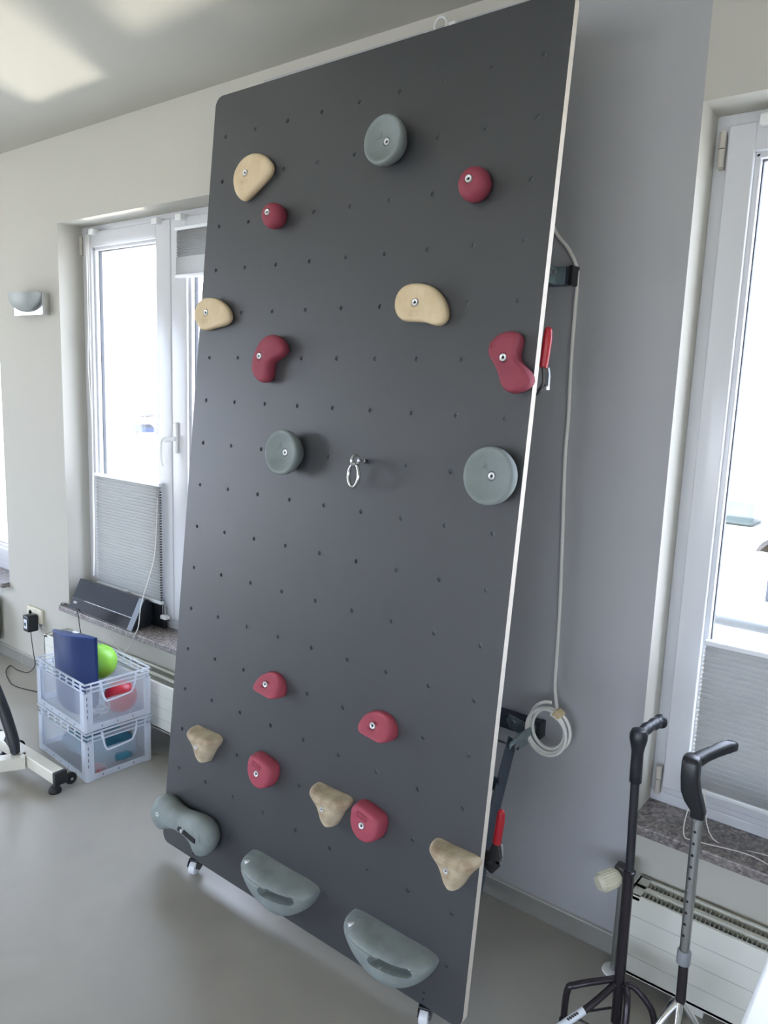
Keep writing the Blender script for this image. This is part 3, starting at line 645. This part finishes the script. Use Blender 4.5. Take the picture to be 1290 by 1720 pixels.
for k in range(22):
    a = 2*PI*k/22; d = u*math.cos(a)+v*math.sin(a); m.tube([o0+axv*.014+d*.0245, o0+axv*.058+d*.0258], .0016, n=6)
put(m, 'thermostat_head', MT['cream'], t, smooth=True)
m = MB(); m.cyl(o0, o0-axv*.02, .015, n=16); m.box(-.665, -.618, 1.985, 2.02, .30, .345, bev=.006); put(m, 'valve_body', MT['darksteel'], t, smooth=True)
m = MB(); m.cyl((-.648, 2.01, .0), (-.648, 2.01, .31), .009, n=16); put(m, 'pipe', MT['steel'], t, smooth=True)
m = MB(); m.lathe((-.648, 2.01, 0), (0, 0, 1), [(.032, 0), (.030, .006), (.016, .009), (.010, .009)], 28); put(m, 'rosette', MT['white'], t, smooth=True)

# ------------------------------------------------------------------ wall lamp, socket
t = thing('wall_lamp', 'polished metal wall lamp with grey half-bowl shade left of the window', 'lamp', (-3.92, 2.08, 1.95))
m = MB(); m.box(-4.062, -3.777, 2.038, 2.079, 1.950, 2.056, bev=.002); put(m, 'back_plate', MT['chrome'], t)
rows = []
for i in range(13):
    a = PI/2*i/12; row = []
    for j in range(25):
        b = PI*j/24; rx = .142*math.sin(a)**.9 if i else .001
        row.append((-3.925-rx*math.cos(b), 2.038-.068*math.sin(a)*math.sin(b)**.8, 1.965+.092*(1-math.cos(a)**1.0)))
    rows.append(row)
m = MB(); m.grid(rows, closed=False); put(m, 'shade', MT['sconce'], t, smooth=True)
t = thing('wall_socket', 'cream double wall socket left of the window, above the baseboard', 'socket', (-4.03, 2.075, .30))
m = MB(); m.box(-4.108, -3.951, 2.062, 2.08, .292, .372, bev=.005); put(m, 'plate', MT['cream'], t, smooth=True)
m = MB(); m.lathe((-4.068, 2.062, .333), (0, -1, 0), [(.022, 0), (.022, .0012), (.018, .0012), (.018, -.004), (0, -.004)], 28); put(m, 'socket_well', MT['fin'], t, smooth=True)
t = thing('power_adapter', 'black plug-in power adapter with barcode sticker in the wall socket', 'power adapter', (-4.0, 2.03, .25))
m = MB(); m.box(-4.038, -3.978, 2.000, 2.060, .252, .345, bev=.008); put(m, 'housing', MT['black'], t, smooth=True)
m = MB(); m.box(-4.022, -3.990, 1.9985, 2.000, .272, .325); put(m, 'sticker', MT['label'], t)
m = MB()
for k in range(6): m.box(-4.014+.0025*k, -4.0128+.0025*k, 1.9975, 1.9985, .288, .306)
put(m, 'barcode', MT['ink'], t)
m = MB(); m.tube([(-4.008, 2.03, .255), (-4.008, 2.03, .22), (-4.010, 2.04, .12), (-4.000, 2.04, .05), (-4.04, 2.02, .004), (-4.12, 2.00, .003), (-4.21, 2.005, .003), (-4.15, 1.95, .003), (-4.02, 1.90, .003), (-3.90, 1.88, .003), (-3.72, 1.93, .003)], .0024, n=8, smooth=8); put(m, 'cable', MT['rubber'], t, smooth=True)

# ------------------------------------------------------------------ speaker bar on the sill
t = thing('soundbar', 'black soundbar with glossy lower strip tilted on the granite window sill', 'speaker', (-3.33, 2.08, .46))
# section (y, z), front face leaning back
pf = [(2.044, .4605), (2.058, .4605), (2.140, .470), (2.165, .500), (2.160, .575), (2.135, .600), (2.118, .604)]
m = MB(); m.prism(pf, 'x', -3.632, -3.072); put(m, 'body', MT['black'], t)
def fr(u): return Vector((0, 2.044+(2.118-2.044)*u, .4605+(.604-.4605)*u))
nv = Vector((0, -.1435, .074)).normalized()
def strip(m, x0, x1, u0, u1, th):
    a, b = fr(u0), fr(u1); m.grid([[(x0, a.y, a.z), (x1, a.y, a.z), (x1, b.y, b.z), (x0, b.y, b.z)], [(x0, a.y+nv.y*th, a.z+nv.z*th), (x1, a.y+nv.y*th, a.z+nv.z*th), (x1, b.y+nv.y*th, b.z+nv.z*th), (x0, b.y+nv.y*th, b.z+nv.z*th)]], cap0=True, cap1=True)
m = MB(); strip(m, -3.632, -3.112, .37, 1.0, .004); put(m, 'speaker_cloth', MT['speaker'], t)
m = MB(); strip(m, -3.632, -3.112, .01, .36, .004); put(m, 'gloss_strip', MT['gloss'], t)
m = MB(); strip(m, -3.111, -3.072, .0, 1.0, .004); put(m, 'end_cap', MT['spkend'], t)
m = MB()
for k in range(5): strip(m, -3.604+.006*k, -3.601+.006*k, .20, .27, .0052)
strip(m, -3.52, -3.112, .36, .375, .0045); put(m, 'display_text', MT['label'], t)
m = MB(); m.tube([(-3.55, 2.04, .475), (-3.515, 2.025, .462), (-3.50, 2.022, .44), (-3.505, 2.03, .38), (-3.51, 2.05, .30)], .0022, n=8, smooth=5); put(m, 'cable', MT['rubber'], t)
m = MB(); m.tube([(-3.70+.02*math.cos(a), 2.055+.012*math.sin(a), .4645) for a in [2*PI*k/20 for k in range(21)]], .002, n=6); m.tube([(-3.68, 2.055, .4645), (-3.64, 2.06, .466)], .002, n=6); put(m, 'spare_cable', MT['rubber'], t)
t = thing('black_box', 'black box lying behind the soundbar on the window sill', 'box', (-3.03, 2.16, .46))
m = MB(); m.box(-3.42, -2.995, 2.172, 2.188, .4605, .575, bev=.003); put(m, 'case', MT['black'], t)

# ------------------------------------------------------------------ crates and what is in them
def crate(label, z):
    T = Matrix.Translation((-2.932, 1.752, z)) @ Matrix.Rotation(math.radians(-4), 4, 'Z')
    t = thing('storage_crate', label, 'crate', T=T, group=None)
    L, D, H = .222, .151, .213; k = .008
    m = MB()
    # walls with a handle opening in each short end
    for sy in (-1, 1): m.box(-L+.01, L-.01, sy*(D-k)-.0012, sy*(D-k)+.0012, .004, H-.045)
    for sx in (-1, 1):
        x = sx*(L-k); hz0, hz1, hy = .125, .166, .062
        for q in ((-D+.01, -hy, .004, H-.02), (hy, D-.01, .004, H-.02), (-hy, hy, .004, hz0), (-hy, hy, hz1, H-.02)): m.box(x-.0012, x+.0012, q[0], q[1], q[2], q[3])
    m.box(-L+.01, L-.01, -D+.01, D-.01, .003, .006)
    m.build('crate_wall', MT['crate'], t)
    m = MB()
    for zz, e, hh in ((H-.006, 0, .006), (H-.024, 0, .0035), (H-.042, .001, .0035)):
        for sy in (-1, 1): m.box(-L+e, L-e, sy*(D-e)-.006*(sy > 0), sy*(D-e)+.006*(sy < 0), zz-hh/2, zz+hh/2)
        for sx in (-1, 1): m.box(sx*(L-e)-.006*(sx > 0), sx*(L-e)+.006*(sx < 0), -D+e, D-e, zz-hh/2, zz+hh/2)
    for sy in (-1, 1):
        for i in range(7): x = -L+.04+i*(2*L-.08)/6; m.box(x-.001, x+.001, sy*(D-.004)-.004, sy*(D-.004)+.004, H-.042, H-.004)
    for sx in (-1, 1):
        for y in (-.12, -.08, .08, .12): m.box(sx*(L-.004)-.004, sx*(L-.004)+.004, y-.001, y+.001, H-.042, H-.004)
    m.build('rim', MT['crater'], t)
    m = MB()
    for sx in (-1, 1):
        for sy in (-1, 1):
            pts = [(sx*L, sy*(D-.034)), (sx*L, sy*(D-.008)), (sx*(L-.008), sy*D), (sx*(L-.04), sy*D), (sx*(L-.04), sy*(D-.003)), (sx*(L-.010), sy*(D-.004)), (sx*(L-.004), sy*(D-.010)), (sx*(L-.003), sy*(D-.034))]
            m = MB(); m.prism(pts, 'z', .0, H-.046); m.build('corner_post', MT['crater'], t)
    m = MB()
    for i in range(4):
        z_ = .15-.026*i; m.box(L-.0005, L+.0008, -D+.008, -D+.011, z_-.009, z_+.005)
    m.build('corner_slot', MT['spkend'], t)
    m = MB()
    for sy in (-1, 1): m.box(-L+.02, L-.02, sy*(D-.002)-.0015, sy*(D-.002)+.0015, .002, .028)
    for sx in (-1, 1): m.box(sx*(L-.002)-.0015, sx*(L-.002)+.0015, -D+.02, D-.02, .002, .028)
    m.build('base_band', MT['crater'], t)
    m = MB()
    for i in range(5): m.box(-.15+.07*i, -.147+.07*i, -D-.001, -D, .010, .018)
    for i in range(3): m.box(L-.0006, L+.0006, -.08+.07*i, -.077+.07*i, .011, .020)
    m.build('base_mark', MT['spkend'], t)
    m = MB()
    for sx in (-1, 1):
        x = sx*(L+.001); hp = [(x, -.078, H-.012), (x, -.072, .152), (x, -.060, .122), (x, -.045, .117), (x, .045, .124), (x, .062, .136), (x, .074, .165), (x, .078, H-.012)]
        m = MB(); m.tube(hp, .0038, n=8, smooth=3); m.build('handle', MT['crater'], t, smooth=True)
    return t
crate('lower frosted plastic crate on the floor, holding teal cloth', 0.0)
crate('upper frosted plastic crate, open, holding a blue cushion and balls', .215)
t = thing('wedge_cushion', 'dark blue vinyl wedge cushion standing in the upper crate', 'cushion', (-2.94, 1.66, .225))
rows = []
for i in range(15):
    z = .225+.36*i/14; row = []
    nx = 20
    zz = z
    for j in range(nx+1):
        u = j/nx; x = -3.125+(.340-.006*i/14)*u; row.append((x, 1.668-.004*u-.05*(z-.4)*0-.038*math.sin(PI*u)+.010*(1-i/14)+.012, zz-.040*(1-u)*(i/14)+.004*math.sin(PI*u)*(i/14)))
    for j in range(nx+1):
        u = 1-j/nx; x = -3.125+.338*u; row.append((x, 1.690+.010*math.sin(PI*u), zz-.040*(1-u)*(i/14)))
    rows.append(row)
m = MB(); m.grid(rows, cap0=True, cap1=True); put(m, 'cover', MT['blue'], t, smooth=True, angle=35)
m = MB(); top = [Vector(p) for p in rows[-1]]; m.tube([p+Vector((0, 0, .0)) for p in top[:21]], .0022, n=6); put(m, 'piping', MT['bluelite'], t)
m = MB(); m.box(-2.98, -2.945, 1.688, 1.702, .560, .568, T=None); put(m, 'care_tag', MT['label'], t)
def ball(label, c, r, m_, cat='ball'):
    t = MB(); t.lathe((0, 0, -r), (0, 0, 1), [(r*math.sin(PI*k/28), r-r*math.cos(PI*k/28)) for k in range(29)], 40); o = t.build('exercise_ball', m_, smooth=True, angle=0)
    o.location = c; return tag(o, label, cat)
ball('bright green exercise ball in the upper crate behind the blue cushion', (-2.912, 1.772, .427), .076, MT['green'])
ball('red exercise ball seen through the handle of the upper crate', (-2.792, 1.795, .295), .069, MT['redball'])
t = thing('tubing_bundle', 'coiled clear plastic tubing in the upper crate below the balls', 'tubing', (-2.85, 1.68, .225)); m = MB()
for k in range(7):
    r_ = .035+.008*(k % 3); cx, cy, cz = -2.775-.012*(k % 4), 1.665+.010*(k % 3), .262+.006*k
    m.tube([(cx+r_*math.cos(a), cy+r_*.8*math.sin(a), cz+.016*math.sin(a+k)) for a in [2*PI*q/24 for q in range(25)]], .0035, n=8)
put(m, 'tubing', MT['clear'], t, smooth=True)
def lump(name, label, cat, c, s, m_, seed):
    rnd = random.Random(seed); ph = [rnd.uniform(0, 6.28) for _ in range(6)]; rows = []
    for i in range(17):
        a = PI*i/16; row = []
        for j in range(36):
            b = 2*PI*j/36; f = 1+.07*math.sin(3*b+ph[0])*math.sin(a)+.05*math.sin(5*b+ph[1]+3*a)*math.sin(a)+.04*math.sin(4*a+ph[2])
            se = lambda v, p: math.copysign(abs(v)**p, v)
            row.append((s[0]*f*se(math.cos(b), .6)*math.sin(a)**.6, s[1]*f*se(math.sin(b), .6)*math.sin(a)**.6, s[2]*f*se(-math.cos(a), .7)))
        rows.append(row)
    mb = MB(); mb.grid(rows, cap0=True, cap1=True); o = mb.build(name, m_, smooth=True, angle=0); o.location = c; return tag(o, label, cat)
lump('folded_cloth', 'folded teal cloth filling most of the lower crate', 'cloth', (-2.90, 1.765, .067), (.165, .112, .055), MT['teal'], 3)
lump('red_cloth', 'small crumpled red cloth at the near corner of the lower crate', 'cloth', (-2.757, 1.655, .026), (.035, .026, .018), MT['redcloth'], 5)

# ------------------------------------------------------------------ exercise machine at the left edge
t = thing('exercise_machine', 'white enamelled steel base of an exercise machine at the left edge', 'exercise machine', (-2.96, 1.46, 0))
m = MB(); m.box(-3.235, -2.724, 1.443, 1.492, .052, .102, bev=.004)
bar(m, (-2.945, 1.447, .077), (-3.35, .78, .077), .05, .05, Vector((.855, -.519, 0)).normalized()); put(m, 'base_frame', MT['machine'], t)
m = MB(); m.box(-2.724, -2.704, 1.441, 1.494, .050, .104, bev=.003); put(m, 'end_cap', MT['black'], t); m = MB(); m.box(-3.25, -3.235, 1.441, 1.494, .050, .104, bev=.003); put(m, 'end_cap', MT['black'], t)
for x in (-2.755, -3.172):
    m = MB(); m.lathe((x, 1.467, 0), (0, 0, 1), [(.024, 0), (.026, .006), (.022, .018), (.012, .028), (.008, .032), (.008, .052)], 28); put(m, 'levelling_foot', MT['rubber'], t, smooth=True)
for x in (-2.745, -3.165):
    m = MB(); m.lathe((x-.009, 1.528, .040), (1, 0, 0), [(.0, 0), (.018, 0), (.023, .002), (.0245, .006), (.0245, .016), (.023, .020), (.017, .0215), (.016, .018), (.008, .018), (.008, .022), (0, .022)], 32)
    wv = put(m, 'transport_wheel', MT['rubber'], t, smooth=True)
    m = MB(); m.lathe((x+.010, 1.528, .040), (1, 0, 0), [(.006, 0), (.006, .004), (0, .005)], 14); m.cyl((x-.012, 1.528, .04), (x-.012, 1.49, .06), .006, n=8); put(m, 'axle', MT['steel'], t, smooth=True)
m = MB(); m.tube([(-2.985, 1.425, .108), (-3.000, 1.425, .16), (-3.055, 1.42, .27), (-3.15, 1.41, .42), (-3.30, 1.40, .62)], [.018, .023, .023, .020, .020], n=18, smooth=8)
m.lathe((-2.985, 1.425, .104), (0, 0, 1), [(0, 0), (.014, .0), (.019, .006), (.018, .012)], 18); m.prism([(-3.06, .14), (-3.03, .128), (-2.99, .103), (-2.99, .14), (-3.02, .20)], 'y', 1.415, 1.435)
put(m, 'arm', MT['blackm'], t, smooth=True)

# ------------------------------------------------------------------ walking canes
X, Y = -.555, 1.775
t = thing('quad_cane', 'dark painted four-footed walking cane with black moulded handle', 'walking cane', (X, Y, 0), group=None)
m = MB(); m.cyl((X+.002, Y, .058), (X-.001, Y, .482), .0135); m.lathe((X, Y, .478), (0, 0, 1), [(.0135, 0), (.0155, .002), (.0155, .008), (.012, .010)], 20); put(m, 'lower_pole', MT['bronze'], t, smooth=True)
m = MB(); m.cyl((X, Y, .48), (X-.008, Y, .74), .0108); put(m, 'upper_pole', MT['blackm'], t, smooth=True)
m = MB(); m.lathe((X-.007, Y, .722), (-.02, 0, 1), [(.0135, 0), (.0150, .002), (.0145, .05), (.0145, .080), (.018, .098), (.0215, .112), (.0215, .125), (.017, .136), (.006, .140), (0, .140)], 28)
m.tube([(X-.010, Y+.002, .842), (X-.006, Y+.030, .848), (X-.002, Y+.055, .850), (X+.002, Y+.080, .850), (X+.006, Y+.102, .849), (X+.010, Y+.118, .848)], [.0175, .0135, .0150, .0125, .0155, .0135, .0190, .012], n=20, smooth=6)
put(m, 'handle', MT['grip2'], t, smooth=True)
cane_legs = (((X-.012, Y+.004, .172), (-.640, 1.712, .158), (-.660, 1.700, .135), (-.664, 1.702, .03)),
             ((X-.006, Y-.008, .168), (-.600, 1.700, .125), (-.655, 1.625, .075), (-.670, 1.605, .03)),
             ((X+.016, Y-.006, .172), (-.528, 1.758, .170), (-.517, 1.735, .145), (-.508, 1.700, .03)),
             ((X+.016, Y+.002, .172), (-.515, 1.785, .170), (-.470, 1.790, .125), (-.452, 1.795, .03)))
for i, L in enumerate(cane_legs):
    m = MB(); m.tube(L, .0088, n=14, smooth=7); lg = put(m, 'leg', MT['bronze'], t, smooth=True)
    e = Vector(L[-1]); m = MB(); m.lathe((e.x, e.y, 0), (0, 0, 1), [(.016, 0), (.0165, .006), (.0125, .014), (.0115, .05)], 22); put(m, 'rubber_foot', MT['rubber'], t, smooth=True)
lp = catmull(cane_legs[1], 7); m = MB(); a_, b_ = lp[8], lp[16]; m.tube(lp[8:17], .0098, n=16); put(m, 'sticker', MT['label'], t, smooth=True)
m = MB()
for k in range(5):
    p = lp[9].lerp(lp[11], .1+.2*k); m.box(p.x-.0035, p.x+.0035, p.y-.008, p.y-.0045, p.z+.0065, p.z+.0095)
put(m, 'sticker_print', MT['ink'], t)
m = MB(); m.tube([(-.625, 1.690, .10), (-.565, 1.765, .098)], .0032, n=8); m.tube([(-.632, 1.675, .10), (-.57, 1.70, .075), (-.515, 1.715, .075)], .0032, n=8, smooth=4); m.tube([(-.515, 1.715, .09), (-.455, 1.793, .08)], .0032, n=8); put(m, 'brace', MT['bronze'], t, smooth=True)

X, Y = -.400, 1.745
t = thing('quad_cane', 'silver height-adjustable walking cane with angular black handle, nearer the window', 'walking cane', (X, Y, 0))
m = MB(); m.cyl((X+.004, Y, .218), (X+.001, Y, .36), .0115); put(m, 'lower_pole', MT['bronze'], t, smooth=True)
m = MB(); m.lathe((X, Y, .330), (0, 0, 1), [(.0125, 0), (.0160, .001), (.0160, .032), (.0135, .036), (.0118, .036)], 24); put(m, 'collar', MT['sleeve'], t, smooth=True)
m = MB(); m.cyl((X, Y, .35), (X-.004, Y, .72), .0118, n=28); put(m, 'upper_pole', MT['steel'], t, smooth=True)
m = MB()
dv = Vector((-.15, -1, .3)).normalized(); dv = (Vector((0, 0, 1.66))-Vector((X, Y, .5))); dv.z = 0; dv = (dv.normalized()*.94+Vector((-.35, 0, 0))).normalized()
for k in range(10):
    z = .408+.0295*k
    if k == 4: continue
    p = Vector((X-.002, Y, z))+dv*.0114; m.cyl(p, p+dv*.0009, .0034, n=12)
put(m, 'adjusting_hole', MT['darkhole'], t)
m = MB(); p = Vector((X-.002, Y, .526))+dv*.0114; m.cyl(p, p+dv*.002, .003, n=12); p = Vector((X-.004, Y, .702))+dv*.0114; m.cyl(p, p+dv*.002, .004, n=12); put(m, 'snap_button', MT['chrome'], t, smooth=True)
rows = []
for (cx, cy, cz, hw, hd) in ((X-.004, Y, .706, .015, .014), (X-.004, Y, .722, .0165, .016), (X-.014, Y-.003, .742, .021, .018), (X-.022, Y-.006, .765, .022, .018), (X-.027, Y-.008, .800, .020, .018), (X-.028, Y-.006, .835, .020, .020), (X-.028, Y-.002, .846, .019, .020), (X-.028, Y, .850, .012, .014)):
    rows.append([(cx+hw*math.copysign(abs(math.cos(a))**.55, math.cos(a)), cy+hd*math.copysign(abs(math.sin(a))**.55, math.sin(a)), cz) for a in [2*PI*k/28 for k in range(28)]])
m = MB(); m.grid(rows, cap0=True, cap1=True)
rows = []
for (cx, cy, cz, hw, hh) in ((X-.024, Y+.004, .836, .017, .014), (X-.012, Y+.03, .842, .015, .0125), (X+.004, Y+.060, .848, .0145, .012), (X+.020, Y+.092, .852, .0155, .0135), (X+.029, Y+.108, .853, .014, .013), (X+.032, Y+.114, .853, .009, .008)):
    rows.append([(cx+hw*math.copysign(abs(math.cos(a))**.6, math.cos(a)), cy, cz+hh*math.copysign(abs(math.sin(a))**.6, math.sin(a))) for a in [2*PI*k/24 for k in range(24)]])
m.grid(rows, cap0=True, cap1=True); put(m, 'handle', MT['black'], t, smooth=True, angle=60)
for L in (((X, Y, .228), (-.433, 1.706, .165), (-.475, 1.655, .03)), ((X+.004, Y-.004, .228), (-.387, 1.70, .165), (-.372, 1.635, .03)), ((X+.008, Y, .228), (-.352, 1.758, .165), (-.310, 1.775, .03)), ((X-.002, Y+.006, .228), (-.43, 1.79, .165), (-.455, 1.83, .03))):
    m = MB(); m.tube(L, .0082, n=14, smooth=4); put(m, 'leg', MT['chrome'], t, smooth=True)
    e = Vector(L[-1]); m = MB(); m.lathe((e.x, e.y, 0), (0, 0, 1), [(.016, 0), (.0165, .006), (.0125, .014), (.0105, .04)], 20); put(m, 'rubber_foot', MT['rubber'], t, smooth=True)
# ------------------------------------------------------------------ white table corner, near the camera
t = thing('white_table', 'white table top whose edge enters the bottom right corner', 'table', (.1, .9, 0))
m = MB(); m.box(-.171, .45, .62, 1.50, .722, .750, bev=.008); put(m, 'table_top', MT['white'], t, smooth=True)
for x, y in ((-.12, .68), (.40, .68), (-.10, 1.44), (.40, 1.44)):
    m = MB(); m.cyl((x, y, 0), (x, y, .725), .018); put(m, 'table_leg', MT['white'], t, smooth=True)

# ------------------------------------------------------------------ outside
mb = MB(); mb.box(-400, 300, -300, 400, -5.6, -5.07); struct(mb.build('ground', MT['yard']))
mb = MB(); 
t = thing('balcony_rail', 'pale tubular handrail outside the right-hand window', 'railing', (0, 2.9, -.3))
m = MB(); m.cyl((-.95, 2.9, .859), (1.2, 2.9, .859), .019); put(m, 'handrail', MT['railm'], t, smooth=True)
m = MB()
for x in (-.93, 1.18): m.cyl((x, 2.9, -.3), (x, 2.9, .85), .015)
for x in (-.93, 1.18): m.cyl((x, 2.44, -.2), (x, 2.9, -.2), .015)
put(m, 'rail_post', MT['railm'], t, smooth=True)
def car(label, c, yaw, m_, s_=1.0):
    T = Matrix.Translation(c) @ Matrix.Rotation(yaw, 4, 'Z') @ Matrix.Scale(s_, 4); t = thing('parked_car', label, 'car', T=T)
    m = MB(); m.prism([(-2.1, .25), (2.1, .25), (2.15, .7), (1.9, .85), (1.0, .92), (.5, 1.4), (-1.2, 1.42), (-1.9, .95), (-2.15, .85)], 'y', -.85, .85); m.build('car_body', m_, t)
    m = MB()
    for sy in (-1, 1): m.prism([(.85, .95), (.42, 1.34), (-1.1, 1.36), (-1.6, .98)], 'y', sy*.86, sy*.865)
    m.build('car_window', MT['bdark'], t)
    for x in (-1.35, 1.35):
        for y in (-.8, .8):
            m = MB(); m.lathe((x, y-.1, .32), (0, 1, 0), [(.2, 0), (.32, .0), (.32, .2), (.2, .2)], 20); m.build('wheel', MT['rubber'], t)
def far(px, py, z):            # ground spot from its bearing x/y and depth y
    return (px*py, py, z)
car('grey car parked leftmost in the row far outside the left window', (-82.5, 53.0, -5.07), 1.0, MT['carsilver'], .85)
car('dark blue car in the middle of the parked row far outside', (-79.0, 55.2, -5.07), .9, MT['carblue'], .85)
car('grey car parked beside the yellow container far outside', (-82.5, 60.5, -5.07), 1.1, MT['carsilver'], .85)
o = MB(); o.box(-1.2, 1.2, -1, 1, 0, 2.2, bev=.05); oo = o.build('container', MT['caryel']); oo.location = (-75.8, 57.2, -5.07); tag(oo, 'yellow container at the right end of the far car park', 'container')
t = thing('workshop_building', 'low pale building with glazed front and orange panel far outside', 'building', (-88.04, 60.76, -5.07)); t.rotation_euler = (0, 0, math.radians(55)); t.scale = (.22, .6, .5)
m = MB(); m.box(-13, 13, 0, 8, 0, 3.4); m.build('wall', MT['bwall'], t)
m = MB(); m.box(-13.4, 13.4, -.6, 8.4, 3.4, 3.7); m.build('roof', MT['carsilver'], t)
for k in range(7):
    m = MB(); x = -12+3.4*k
    m.box(x, x+.18, -.1, 0, .1, 3.2); m.box(x+2.8, x+3.0, -.1, 0, .1, 3.2); m.box(x, x+3, -.1, 0, 3.0, 3.2); m.box(x, x+3, -.1, 0, 1.9, 2.05); m.build('window', MT['bdark'], t)
m = MB(); m.box(-5.0, -2.0, -.2, -.1, .3, 2.0); m.build('sign_panel', MT['orange'], t)
t = thing('construction_machine', 'pale wheeled machine with teal cab standing in the yard', 'machine', (-7.07, 32.24, -5.07))
m = MB(); m.box(-2.2, 2.6, -1, 1, .8, 1.9, bev=.15); m.box(1.0, 1.2, -.2, .2, 1.9, 4.0); m.build('machine_body', MT['machy'], t)
m = MB(); m.box(-1.0, .6, -.9, .9, 1.9, 2.9, bev=.1); m.build('cab', MT['tealp'], t)
for x in (-1.6, 1.7):
    m = MB(); m.lathe((x, -1.3, .8), (0, 1, 0), [(.72, 0), (.84, .05), (.87, .2), (.84, .35), (.72, .4), (.66, .2), (.72, 0)], 28); m.build('wheel', MT['rubber'], t)
for i, (x, y, a, mm, sz, lab) in enumerate(((-5.95, 26.0, .3, 'bwall', (2.2, 1.6, 1.8), 'white cubic container in the yard nearest the window'), (-4.96, 28.5, -.2, 'carsilver', (1.8, 1.5, 1.4), 'blue-grey crate beside the white container in the yard'))):
    m = MB(); m.box(-sz[0]/2, sz[0]/2, -sz[1]/2, sz[1]/2, 0, sz[2], bev=.05); o = m.build('yard_container', MT[mm]); o.location = (x, y, -5.07); o.rotation_euler = (0, 0, a); tag(o, lab, 'container')
